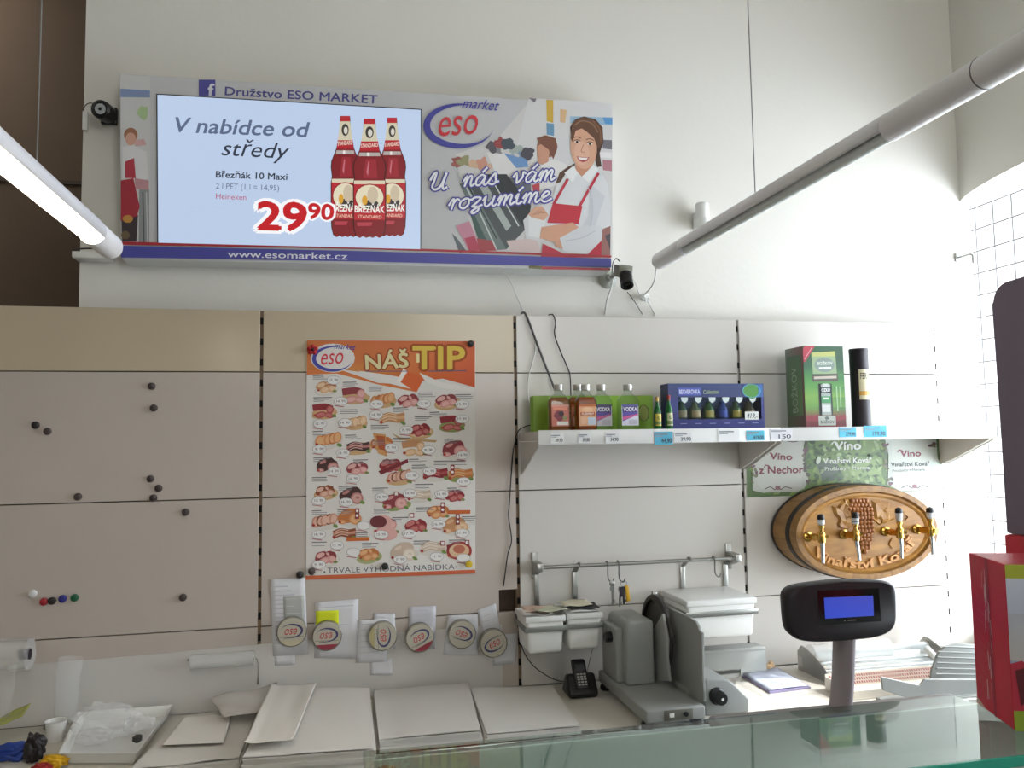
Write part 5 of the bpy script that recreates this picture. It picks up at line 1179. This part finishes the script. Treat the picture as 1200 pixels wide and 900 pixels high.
def sheet(pts, z, label, curl, seed, amp=.004, c=(220, 214, 206), name='loose_sheet', op=None):
    cx = sum(p[0] for p in pts)/4; cy = sum(p[1] for p in pts)/4
    r = thing(name, label, 'paper sheet', (cx, cy, z), 'loose sheets on the paper stacks')
    def s(u, v):
        p = quad_surf([Vector((*a, 0)) for a in pts], u, v); p.z = z+.002+amp*(.6+noise.noise(Vector((u*2.5+seed, v*2.5, seed))))+curl(u, v); return p
    MB().grid(s, 24, 24).build('sheet', film('wax_paper', (214, 206, 198), op) if op else mat('sheet_%d_%d_%d' % c, c, .75), r, solid=.0004); return r
sheet(clampy(ctop([(318, 803), (371, 801), (342, 872), (285, 876)], .056)), ZC+.0525, 'loose curling sheet on the left side of the tallest stack', lambda u, v: .008*max(0, v-.8)**2/.04 + .003*max(0, .2-u)/.2, 1)
sheet(clampy(ctop([(246, 824), (326, 800), (330, 838), (262, 846)], .045)), ZC+.050, 'translucent wax sheet lying behind the curling one', lambda u, v: .002*sin(u*6), 6, op=.7)
sheet(ctop([(216, 839), (271, 836), (262, 871), (189, 874)], .040), ZC+.0365, 'small square sheet on top of the low stack', lambda u, v: .002*v, 8, amp=.001)

# ------------------------------------------------------------------ bags and sundries at the left end
clear = film('clear_bag_film', (240, 240, 240), .26, .12); clear2 = film('clear_film_roll', (228, 228, 226), .34, .2)
rz0 = P(18, 768, Y=-.07)
br_ = thing('bag_roll', 'roll of clear plastic bags hanging at the far left edge', 'plastic roll', (rz0.x, -.065, rz0.z))
xe = P(34, 768, Y=-.07).x; rr = .0345
MB().lathe([(.012, 0), (rr, 0), (rr, xe+.82), (.012, xe+.82)], (xe, -.065, rz0.z), (-1, 0, 0), 32).build('roll', clear2, br_)
MB().lathe([(.0118, -.0004), (.0118, .02), (.001, .02)], (xe, -.065, rz0.z), (-1, 0, 0), 20).build('core', mat('dark_roll_core', (40, 28, 40), .6), br_)
def tail(u, v):
    return Vector((xe-.012-.11*u-.02*v*(1-u), -.065-rr*.9+.012*noise.noise(Vector((u*4, v*3, 2)))+.02*v, rz0.z-.01-.115*v+.004*noise.noise(Vector((u*5, v*4, 7)))))
MB().grid(tail, 14, 14).build('hanging_bag', clear, br_)
MB().box((xe-.3, -.010, rz0.z-.012), (xe-.25, -.004, rz0.z+.03)).tube([(xe-.275, -.008, rz0.z), (xe-.275, -.065, rz0.z)], .004).build('wall_hook', steel, br_)
p0, p1 = P(76, 848, Y=-.05), P(83, 772, Y=-.05)
pv = thing('plastic_sleeve_roll', 'upright roll of clear plastic sleeve standing by the tray', 'plastic roll', (p0.x, -.05, ZC))
MB().tube([(p0.x, -.05, ZC), (p0.x+.002, -.05, ZC+.05), (p0.x+.004, -.047, p1.z-.03), (p1.x, -.045, p1.z)], [.021, .023, .024, .0255], 20).build('sleeve', film('clear_sleeve_roll', (232, 232, 230), .24, .2), pv)
# tray and crumpled bags
tq = [P(x, y, Z=ZC+.012) for x, y in [(95, 838), (203, 833), (160, 892), (68, 892)]]
ty_ = thing('plastic_tray', 'white plastic tray with crumpled clear bags, bottom left', 'tray', (sum(p.x for p in tq)/4, sum(p.y for p in tq)/4, ZC))
c_ = sum(tq, Vector())/4
def rim(k, z): return [Vector((c_.x+(p.x-c_.x)*k, min(-.012, c_.y+(p.y-c_.y)*k), z)) for p in tq]
lv = [rim(.86, ZC), rim(.9, ZC+.004), rim(.97, ZC+.024), rim(1.0, ZC+.026), rim(.95, ZC+.025), rim(.88, ZC+.006)]
vs = [v for l in lv for v in l]; fs = [[i*4+k, i*4+(k+1) % 4, (i+1)*4+(k+1) % 4, (i+1)*4+k] for i in range(5) for k in range(4)]+[[0, 1, 2, 3], [20, 21, 22, 23]]
MB()._add(vs, fs).build('tray', white_pl, ty_, smooth=False)
def crumple(name, label, cat, c, r, scale, seed, m, rough=.5, grp=None, freq=1.7):
    t = thing(name, label, cat, (c[0], c[1], c[2]-r*scale[2]*.9), grp)
    q = bmesh.new(); bmesh.ops.create_icosphere(q, subdivisions=4 if m is clear else 5, radius=1)
    for v in q.verts:
        d = v.co.copy(); k = 1+rough*(abs(noise.noise(d*freq+Vector((seed, seed*2, 0))))*1.2-.35)+(.3 if m is clear else .12)*abs(noise.noise(d*freq*2.3+Vector((seed, 0, 5))))
        v.co = Vector((c[0]+d.x*r*k*scale[0], c[1]+d.y*r*k*scale[1], max(c[2]-r*scale[2]*.9, c[2]+d.z*r*k*scale[2])))
    MB().take(q).build('crumpled_film', m, t, smooth=m is not clear); return t
pb_ = P(122, 850, Z=ZC+.04); pc = P(165, 850, Z=ZC+.03); pe = P(105, 872, Z=ZC+.03)
crumple('crumpled_bag', 'large crumpled clear bag heaped in the white tray', 'plastic bag', (pb_.x-.0, min(pb_.y, -.08), ZC+.048), .05, (1.1, .8, .7), 3, clear, grp='crumpled bags in the tray')
crumple('crumpled_bag', 'low crumpled clear bag on the right side of the tray', 'plastic bag', (pc.x-.005, min(pc.y, -.075), ZC+.034), .030, (1.0, .9, .45), 8, clear, grp='crumpled bags in the tray')
crumple('crumpled_bag', 'folded clear bag at the front left of the tray', 'plastic bag', (pe.x, pe.y+.03, ZC+.034), .028, (1.1, .8, .5), 15, clear, grp='crumpled bags in the tray')
pd = P(161, 867, Z=ZC+.03)
crumple('dark_scrap', 'small dark crumpled scrap in the front of the tray', 'scrap', (pd.x, pd.y, ZC+.032), .009, (1, 1.2, .8), 2, mat('dark_scrap_mat', (62, 58, 56), .8))
def blob(px, py, Z, r, sc, seed, name, label, cat, c, rough=.4, solidm=None):
    p = P(px, py, Z=Z); t = crumple(name, label, cat, (p.x, min(p.y, -.03), ZC+r*sc[2]*.9), r, sc, seed, mat('sundry_%02x%02x%02x' % c, c, .5), .5); return t
blob(15, 884, ZC+.01, .03, (1.4, .7, .55), 4, 'blue_glove', 'crumpled blue glove in the bottom left corner', 'glove', (38, 66, 150))
blob(40, 880, ZC+.02, .021, (.9, .9, 1.3), 6, 'black_pouch', 'small black crumpled pouch beside the blue glove', 'pouch', (36, 30, 32))
blob(64, 893, ZC+.01, .02, (1.3, .7, .6), 9, 'yellow_packet', 'yellow crumpled packet at the bottom left by the tray', 'packet', (214, 166, 28))
blob(49, 898, ZC+.01, .014, (1.2, .7, .6), 12, 'red_packet', 'red crumpled packet left of the yellow one', 'packet', (150, 30, 34))
pcu = P(61, 872, Z=ZC)
cu = thing('paper_cup', 'small white paper cup behind the yellow packet', 'cup', (pcu.x, -.11, ZC))
MB().lathe([(.016, 0), (.0165, .001), (.020, .040), (.0212, .041), (.0195, .0405), (.0160, .004), (.0005, .003)], (pcu.x, -.11, ZC), (0, 0, 1), 24).build('cup', white_pl, cu)
pga = P(56, 855, Y=-.03)
gk = thing('grey_bracket', 'small grey clip standing against the wall sheet by the cup', 'clip', (pga.x, -.03, ZC))
MB().box((pga.x-.008, -.035, ZC), (pga.x+.008, -.028, P(56, 848, Y=-.03).z), .001).build('clip', mat('grey_clip', (128, 126, 124), .5), gk)
gs = P(12, 862, Y=-.06)
g_ = thing('green_bag_strip', 'folded yellow green plastic strip at the left edge', 'plastic strip', (gs.x, -.08, ZC))
MB().grid(lambda u, v: Vector((gs.x-.08+.115*u, -.10+.05*v+.005*sin(u*9), ZC+.006+.045*u+.012*v+.004*noise.noise(Vector((u*5, v*4, 1))))), 14, 8).build('strip', film('green_film', (186, 190, 90), .7), g_, solid=.0008)
# film roll on the wall
f0, f1 = P(223, 774.5, Y=-.03), P(298, 773.5, Y=-.03)
fr_ = thing('film_roll', 'clear film roll mounted sideways low on the left panel', 'plastic roll', ((f0.x+f1.x)/2, -.025, f0.z))
MB().lathe([(.010, 0), (.0165, 0), (.0165, f1.x-f0.x), (.010, f1.x-f0.x)], (f0.x, -.024, (f0.z+f1.z)/2), (1, 0, 0), 24).build('roll', clear2, fr_)
MB().tube(spline([(f1.x-.01, -.024, f1.z), (f1.x+.006, -.024, f1.z), (f1.x+.008, -.02, f1.z-.02), (f1.x+.006, -.01, f1.z-.06)], 5), .0018, 8).tube([(f0.x-.006, -.024, f0.z), (f0.x+.02, -.024, f0.z)], .0018, 8).tube([(f0.x-.006, -.024, f0.z), (f0.x-.006, -.001, f0.z)], .0018, 8).build('wire_holder', chrome, fr_)

# ------------------------------------------------------------------ papers, film wrapper and trays at the right end
c_a = [P(x, y, Z=ZC+.006) for x, y in [(868, 789), (912, 782), (950, 804), (902, 810)]]
bk = thing('paper_pad', 'blue edged paper pad lying right of the slicer', 'paper pad', tuple(sum(c_a, Vector())/4-Vector((0, 0, .006))))
c_a = [Vector((p.x, min(p.y, -.02), ZC)) for p in c_a]
MB().prism(c_a, (0, 0, .004)).build('cover', mat('violet_cover', (150, 140, 176), .5), bk, smooth=False)
MB().grid(lambda u, v: quad_surf([p+Vector((0, 0, .0052+.0)) for p in c_a], .02+.94*u, .02+.94*v)+Vector((0, 0, .002*sin(pi*u))), 8, 8).build('pages', mat('blue_white_pages', (206, 212, 228), .7), bk, solid=.001)
pz_ = P(908, 787, Z=ZC+.012)
cl_ = thing('pastry_clip', 'small tan clip lying on the paper pad', 'clip', (pz_.x, pz_.y-.02, ZC+.009))
MB().tube(spline([(pz_.x-.014, -.06, ZC+.017), (pz_.x-.004, -.065, ZC+.019), (pz_.x+.006, -.06, ZC+.021), (pz_.x+.014, -.052, ZC+.017)], 5), .0065, 10).ball((pz_.x+.004, -.062, ZC+.026), .006, 2, rough=.3, seed=3).build('clip', mat('tan_clip', (204, 168, 126), .6), cl_)
cl_.name = 'tan_clip'; cl_.location = (pz_.x, -.06, ZC+.009)
for ch in cl_.children: 
    for v in ch.data.vertices: v.co += Vector((0, pz_.y-.02+.06, 0))

fw = thing('film_wrapper', 'steel film wrapping stand with a roll of clear film', 'film wrapper', (1.56, -.12, ZC))
def side(x, y0, y1, h, flip):
    pr_ = [(y1, 0), (y1, .048), (y1-.018, .066), (y1-.04, .064), (y1-.10, .044), (y0, .012), (y0, 0)]
    MB().prism([(x, y, ZC+z) for y, z in pr_], (.003, 0, 0), .0008, 1).build('side_plate', steel, fw, smooth=False)
xw0, xw1 = P(949, 790, Y=-.10).x, P(1092, 772, Y=-.09).x
side(xw0, -.20, -.045, .06, 0); side(xw1, -.20, -.045, .06, 0)
for y, z, r in ((-.075, .046, .024), ):
    MB().lathe([(.008, 0), (r, 0), (r, (xw1-xw0)*.62), (.008, (xw1-xw0)*.62)], (xw0+.02, y, ZC+z), (1, 0, 0), 28).build('film_roll', clear2, fw)
MB().tube([(xw0+.003, -.075, ZC+.046), (xw1, -.075, ZC+.046)], .009, 14).build('roll_axle', mat('pale_roll_core', (198, 196, 188), .4), fw)
MB().tube([(xw0+.003, -.115, ZC+.030), (xw1, -.115, ZC+.030)], .006, 12).build('guide_rod', steel, fw)
MB().tube([(xw0+.003, -.15, ZC+.022), (xw1, -.15, ZC+.022)], .004, 12).build('guide_rod', steel, fw)
MB().grid(lambda u, v: Vector((xw0+.02+(xw1-xw0)*.9*u, -.09-.10*v, ZC+.058-.05*v+.004*noise.noise(Vector((u*7, v*3, 4))))), 24, 10).build('loose_film', film('wrap_film', (205, 216, 218), .34, .1), fw)
MB().tube([(xw1-.05, -.13, ZC+.055), (xw1-.036, -.15, ZC+.030)], .0085, 12).build('white_grip', white_pl, fw)
MB().box((xw0+.006, -.068, ZC+.012), (xw0-.0008, -.05, ZC+.036)).build('paper_label', mat('plate_label', (190, 186, 180), .6), fw, smooth=False)
# low crate with the red mesh base
q0 = [P(1003, 826, Z=ZC+.001), P(1106, 803, Z=ZC+.001)]
kx0, kx1 = P(1002, 812, Z=ZC+.026).x, 1.66; ky0, ky1 = -.305, -.215
kr_ = thing('mesh_tray', 'long cream tray with red mesh sides beneath the film stand', 'tray', ((kx0+kx1)/2, -.26, ZC))
MB().box((kx0, ky0, ZC), (kx1, ky1, ZC+.004), .001).box((kx0, ky0, ZC+.004), (kx1, ky0+.003, ZC+.020)).box((kx0, ky1-.003, ZC+.004), (kx1, ky1, ZC+.036)).box((kx0, ky0+.003, ZC+.004), (kx0+.003, ky1-.003, ZC+.03)).box((kx1-.003, ky0+.003, ZC+.004), (kx1, ky1-.003, ZC+.03)).build('tray', mat('cream_tray_plastic', (222, 214, 200), .4), kr_, smooth=False)
f = Flat(lambda u, v: Vector((kx0+.01+(kx1-kx0-.02)*u, ky1-.0033, ZC+.033-.026*v)))
for i in range(46):
    for j in range(3): f.line([(i/46, j/3+.04), (i/46+.011, j/3+.27)], .011, ['a04048', '8c3840', 'b05a60'][(i+j) % 3], 1)
f.build('red_mesh', INKM, kr_)
# grey sloping food tray with a ribbed end plate
gx_ = [P(x, y, Z=ZC+.02) for x, y in [(1033, 810), (1145, 800)]]
gt = thing('ribbed_tray', 'grey metal tray with a tall ribbed rounded end plate', 'tray', (1.7, -.33, ZC))
YT = -.345
def gp_(x, y, Y=YT): return P(x, y, Y=Y)
lo = [(1033, 793), (1035, 809), (1075, 826), (1150, 812), (1150, 796), (1084, 796), (1078, 803)]
pts_ = [gp_(*a) for a in lo]
for p in pts_: p.z = max(p.z, ZC+.0005)
MB().prism(pts_, (0, .006, 0), .001, 1).build('front_lip', greyp, gt, smooth=False)
x_a, x_b = pts_[0].x, pts_[3].x
MB().box((x_a+.006, YT+.004, ZC), (x_b, YT+.033, ZC+.006), .001).build('tray_floor', greyp, gt, smooth=False)
YE = -.325
ep = [(1090, 806), (1092, 786), (1098, 768), (1108, 757), (1122, 753.5), (1160, 757), (1160, 800)]
pe_ = [P(x, y, Y=YE) for x, y in ep]
for p in pe_: p.z = max(p.z, ZC+.006)
MB().prism(pe_, (0, .006, 0), .002, 2).build('end_plate', greyp, gt)
for k in range(7):
    a, b = P(1096+k*.6, 796-k*6.5, Y=YE), P(1160, 797-k*6.2, Y=YE)
    a.y = b.y = YE-.0006
    if a.z > ZC+.01: MB().tube([a, b], .0016, 8).build('rib', greyp, gt)

# ------------------------------------------------------------------ deli scale with pole display
YSC = -1.02
sc_ = thing('deli_scale', 'dark scale with a blue display on a grey pole behind the glass', 'scale', (.78, -1.09, 1.0455))
sx0 = P(829, 838, Z=1.155).x
MB().box((sx0+.02, -1.20, 1.060), (sx0+.33, -1.03, 1.140), .012, 3).build('body', mat('scale_grey', (120, 120, 120), .45), sc_)
MB().box((sx0, -1.225, 1.140), (sx0+.36, -1.013, 1.155), .006, 3).build('platter', mat('scale_platter_grey', (128, 125, 123), .42, bump=.04, bscale=300), sc_)
for x in (sx0+.04, sx0+.31):
    for y in (-1.18, -1.05): MB().lathe([(.012, 0), (.012, .016)], (x, y, 1.0455), (0, 0, 1), 14).build('foot', black_pl, sc_)
yp = YSC-.012
b0, b1 = P(986, 838, Y=yp), P(990, 748, Y=yp)
pw = .0135
MB().tube(spline([(b0.x-.002, yp, 1.150), (b0.x+.001, yp, 1.165), (b0.x+.005, yp, (b0.z+b1.z)/2), (b1.x+.001, yp, b1.z+.02)], 5), [pw*1.05]*16, 20).build('pole', mat('pole_grey', (160, 152, 155), .5), sc_)
d0, d1 = P(921, 690, Y=YSC-.03), P(1050, 690, Y=YSC-.03); zt_, zb_ = P(985, 682, Y=YSC-.03).z, P(985, 751, Y=YSC-.03).z
cx = (d0.x+d1.x)/2; hw_ = (d1.x-d0.x)/2; hh = (zt_-zb_)/2; cz = (zt_+zb_)/2
def disp(k, yoff):
    out = []
    for i in range(48):
        a = 2*pi*i/48; c, s_ = cos(a), sin(a)
        e = .32 if s_ > 0 else .5
        x = (abs(c)**e)*(1 if c > 0 else -1); z = (abs(s_)**e)*(1 if s_ > 0 else -1)
        out.append(Vector((cx+hw_*k*x*(1+.02*z), yoff, cz+hh*k*z*(1 if z < 0 else .96) + .004*(1-abs(x))*(1 if z > 0 else -.2))))
    return out
lv = [disp(.86, YSC-.004), disp(.97, YSC-.012), disp(1.0, YSC-.026), disp(.975, YSC-.031), disp(.94, YSC-.033)]
vs = [v for l in lv for v in l]; fs = [[i*48+k, i*48+(k+1) % 48, (i+1)*48+(k+1) % 48, (i+1)*48+k] for i in range(4) for k in range(48)]+[list(range(48))[::-1], list(range(192, 240))]
hd = MB()._add(vs, fs).build('display_housing', mat('display_black', (32, 27, 33), .45, bump=.05, bscale=700), sc_)
yd = YSC-.0334
MB().prism([P(x, y, Y=yd) for x, y in [(958, 692), (1030, 689), (1033, 728), (960, 733)]], (0, .001, 0), .0004, 1).build('display_window', mat('display_window_black', (12, 11, 14), .15), hd, smooth=False)
f = Flat(onY(yd-.0002)); f.grad([(965.5, 700.5), (1023, 698), (1024, 721.5), (967, 725)], ['3a50c8', '4652c4', '3f56d0', '3450d0'], 1)
f.build('lit_display', printmat('display_light', .3, emit=.9), hd)
f = Flat(onY(yd-.0002)); f.ell(990, 727.2, .9, .9, '9a9aa0', 1); f.line([(993, 727), (1003, 726.4)], 1.2, '8a8a90', 1); f.build('maker_mark', INK, hd)

# ------------------------------------------------------------------ red carton and tall panel on the glass
g0, g1 = P(1145, 824, Z=ZG), P(1189, 857, Z=ZG); gtz = P(1139, 648, Y=g0.y).z
rc = thing('red_carton', 'worn red carton with green stripes standing on the glass counter', 'box', ((g0.x+.06), (g0.y+g1.y)/2, ZG+.0005))
A0 = Vector((g0.x, g0.y, ZG+.0005)); A1 = Vector((g1.x, g1.y, ZG+.0005)); nrm = Vector(((A1-A0).y, -(A1-A0).x, 0)).normalized()
if nrm.x < 0: nrm = -nrm
wd = nrm*.065; H = gtz-ZG
MB().prism([A0, A1, A1+wd, A0+wd], (0, 0, H), .0012, 2).build('carton', mat('worn_red_card', (198, 44, 62), .45, var=.12, vscale=30), rc, smooth=False)
f = Flat(lambda u, v: A0.lerp(A1, u)+Vector((0, 0, H*(1-v))), -nrm)
rn = random.Random(4)
for k in range(38):
    v = .2+k*.02; u = rn.uniform(0, .2); f.line([(u, v), (u+rn.uniform(.1, .35), v+.035)], .0028, 'c2586a', 1)
for k in range(26):
    u = .42+rn.uniform(-.06, .12); v = rn.uniform(.05, .9); f.line([(u, v), (u+rn.uniform(-.02, .03), v+rn.uniform(.04, .14))], rn.uniform(.006, .02), rn.choice(['d8a8b0', 'e0c0c4', 'b85060', 'c87080']), 2)
f.poly([(0, .95), (.22, .985), (.3, 1), (0, 1)], 'd8b8a8', 2)
f.poly([(.46, 0), (.54, 0), (.56, 1), (.5, 1)], 'a01c34', 1)
f.build('scuffed_side', INK, rc)
f = Flat(lambda u, v: A1+wd*u+Vector((0, 0, H*(1-v))), (A1-A0).normalized())
f.rect(0, 0, 1, .085, 'a8b030', 1); f.grad([(0, .085), (1, .085), (1, .6), (0, .6)], ['c8cede', 'b8c4dc', '8a98b8', '98a2ba'], 1); f.grad([(0, .3), (1, .3), (1, .62), (0, .58)], ['b0b4c0', '9aa4bc', 'c0c0c0', 'b8b4b0'], 2)
f.poly([(0, .6), (.15, .58), (.3, .64), (1, .66), (1, .9), (0, .9)], 'b02a40', 3); f.poly([(.05, .64), (.2, .62), (.25, .8), (.1, .85)], '5a1a24', 4); f.rect(0, .88, 1, 1, '8aa02c', 4)
f.build('printed_front', INK, rc)
XT = .893
t0, t1 = P(1161, 360, X=XT), P(1181, 640, X=XT); ytop = P(1180, 329, X=XT).z
yb_ = (t0.y+t1.y)/2; rc2 = .022
tp_ = thing('tall_display', 'tall dark violet grey panel with rounded corner and red foot behind the red carton', 'display stand', (XT+.04, yb_-.06, ZG+.0005))
pf = [(yb_, 1.40), (yb_, ytop-rc2)]+[(yb_-rc2+rc2*cos(a), ytop-rc2+rc2*sin(a)) for a in [pi/2*k/8 for k in range(9)]]+[(yb_-.125, ytop+.004), (yb_-.125, 1.40)]
MB().prism([(XT, y, z) for y, z in pf], (.09, 0, 0), .003, 2).build('panel', mat('violet_grey_plastic', (126, 115, 132), .6, bump=.04, bscale=500), tp_)
MB().box((XT-.002, yb_-.127, ZG+.0005), (XT+.092, yb_+.001, 1.3995), .003).build('red_foot', mat('worn_red_card', (172, 30, 46)), tp_)

# ------------------------------------------------------------------ cameras, sensors and small wall fittings
a = P(121, 128, Y=-.0)
cm = thing('round_camera', 'small black round camera on the wall left of the board', 'camera', (a.x, YB, a.z))
MB().box((a.x-.016, .036, a.z-.02), (a.x+.02, YB-.0005, a.z+.022), .003).tube([(a.x, YB-.002, a.z), (a.x, .02, a.z)], .007).build('mount', black_pl, cm)
MB().lathe([(.016, 0), (.0215, .004), (.0225, .03), (.0215, .044), (.016, .047), (.014, .045)], (a.x+.004, .026, a.z-.002), (-.12, -1, -.12), 28).build('housing', black_pl, cm)
MB().lathe([(.0125, 0), (.012, .001), (.001, .0012)], Vector((a.x+.004, .026, a.z-.002))+Vector((-.12, -1, -.12)).normalized()*.0455, (-.12, -1, -.12), 24).build('lens_ring', mat('pale_lens', (172, 176, 178), .2), cm)
MB().lathe([(.004, 0), (.0035, .0008), (.0004, .0009)], Vector((a.x+.004, .026, a.z-.002))+Vector((-.12, -1, -.12)).normalized()*.0468, (-.12, -1, -.12), 14).build('lens', black_pl, cm)
MB().tube(spline([P(112, 122, Y=.03), P(104, 121, Y=.035), P(98, 127, Y=.04), P(97, 140, Y=.04)], 5), .0012, 6).build('lead', cab, cm)
jb = P(96, 141, Y=YB)
j_ = thing('junction_strip', 'small white junction strip on the wall edge below the round camera', 'junction box', (-.415, .04, jb.z))
MB().box((-.419, .038, P(96, 152, Y=.04).z), (-.408, YB-.0005, P(96, 130, Y=.04).z), .001).build('strip', white_pl, j_)
l0, l1 = P(84, 297, Y=.0), P(128, 299, Y=.0)
lg = thing('wall_ledge', 'short white ledge on the wall edge beneath the lit lamp', 'ledge', ((l0.x+l1.x)/2, .03, l0.z))
MB().box((l0.x, .0, l0.z-.009), (l1.x, YB-.0005, l0.z+.006), .002).build('ledge', white_pl, lg)
MB().tube(spline([(l0.x, .01, l0.z+.012), (l0.x+.04, .012, l0.z+.016), (l0.x+.09, .02, l0.z+.012)], 4), .002, 6).build('lead', cab, lg)
# CCTV camera under the board corner
m0 = P(712, 327, Y=YB); c0_ = P(730, 318, Y=-.06)
cc_ = thing('cctv_camera', 'grey camera with black lens on a round wall mount under the board corner', 'camera', (m0.x, YB, m0.z))
MB().lathe([(.027, 0), (.027, .004), (.022, .009), (.010, .013), (.008, .03)], (m0.x, YB-.0005, m0.z), (0, -1, 0), 28).build('wall_mount', mat('mount_grey_green', (168, 170, 160), .45), cc_)
MB().tube([(m0.x, .02, m0.z), (m0.x+.004, -.01, m0.z+.004), (c0_.x-.01, -.045, c0_.z+.008)], .006, 12).build('arm', mat('mount_grey_green', (168, 170, 160)), cc_)
rotm = Matrix.Rotation(radians(-50), 3, 'X')
MB().box((c0_.x-.0195, -.06-.02, c0_.z-.014), (c0_.x+.0195, -.06+.02, c0_.z+.016), .002, rot=Matrix.Rotation(radians(18), 3, 'X')).build('camera_body', mat('camera_grey_green', (136, 136, 122), .4), cc_)
ld = Vector((-.08, -.5, -.85)).normalized(); lo_ = Vector((c0_.x+.002, -.072, c0_.z-.010))
MB().lathe([(.0155, 0), (.017, .002), (.017, .012), (.0155, .013), (.0165, .014), (.0165, .026), (.0155, .027), (.0165, .028), (.0165, .040), (.0135, .040), (.012, .034)], lo_, ld, 28).build('lens_barrel', black_pl, cc_)
MB().lathe([(.0125, 0), (.001, .0015)], lo_+ld*.0335, ld, 20).build('lens', mat('lens_glass_dark', (16, 14, 18), .06), cc_)
MB().tube(spline([P(726, 306, Y=-.05), P(722, 303, Y=-.03), P(718, 309, Y=0), P(717, 326, Y=.02)], 5), .0014, 6).build('lead', cab, cc_)
cable([(718, 328, .03), (716, 338, .02), (711, 354, .03), (708.5, 371, .055)], .0022, wcab, 'white cable dropping straight below the wall camera mount')
cable([(741, 325, .0), (746, 334, .02), (748.5, 343, .03), (757, 350, .035), (764, 362, .04), (769, 372, .055)], .0018, wcab, 'white cable from the wall camera towards the tape clump')
cable([(735, 342, .03), (744, 354, .035), (755, 372, .055)], .0013, gcab, 'thin grey cable below the camera lens going behind the panel')
cable([(769, 313, -.118), (767, 328, -.09), (762, 338, -.04), (754, 346, .03)], .0020, wcab, 'white cable curling down from the end of the unlit lamp')
tc_ = P(755, 348, Y=.035)
tk = thing('tape_clump', 'clump of white tape joining cables beside the wall camera', 'tape', tuple(tc_))
MB().ball(tc_, .013, 3, rough=.5, seed=3, scale=(1, .7, .9)).build('tape', white_pl, tk)
# white alarm cylinder behind the unlit lamp
a, b = P(823, 238, Y=.01), P(823, 268, Y=.01)
al = thing('alarm_siren', 'white wall mounted alarm cylinder behind the unlit lamp', 'alarm', (a.x, YB, b.z))
MB().lathe([(.0165, 0), (.0185, .002), (.0185, .026), (.0178, .027), (.0185, .028), (.0185, (a.z-b.z)-.003), (.016, a.z-b.z), (.001, a.z-b.z)], (a.x, .012, b.z), (0, 0, 1), 28).build('cylinder', white_pl, al)
MB().box((a.x-.012, .02, b.z+.006), (a.x+.012, YB-.0005, a.z-.02), .002).build('wall_plate', white_pl, al)
a = P(1130, 301, X=XR-.01)
hk = thing('wall_hook', 'small metal hook on the wall corner beside the bright window', 'hook', (XR-.006, a.y, a.z))
MB().box((XR-.03, YB-.006, a.z-.012), (XR-.012, YB-.0005, a.z+.014), .001).tube([(XR-.02, YB-.004, a.z), (XR-.02, YB-.05, a.z), (XR-.018, YB-.058, a.z-.006), (XR-.018, YB-.058, a.z-.03)], .0035, 10).build('hook', steel, hk)
hk.location = (XR-.02, YB, a.z)
for ch in hk.children:
    for v in ch.data.vertices: v.co += Vector((XR-.006-(XR-.02), a.y-YB, 0))
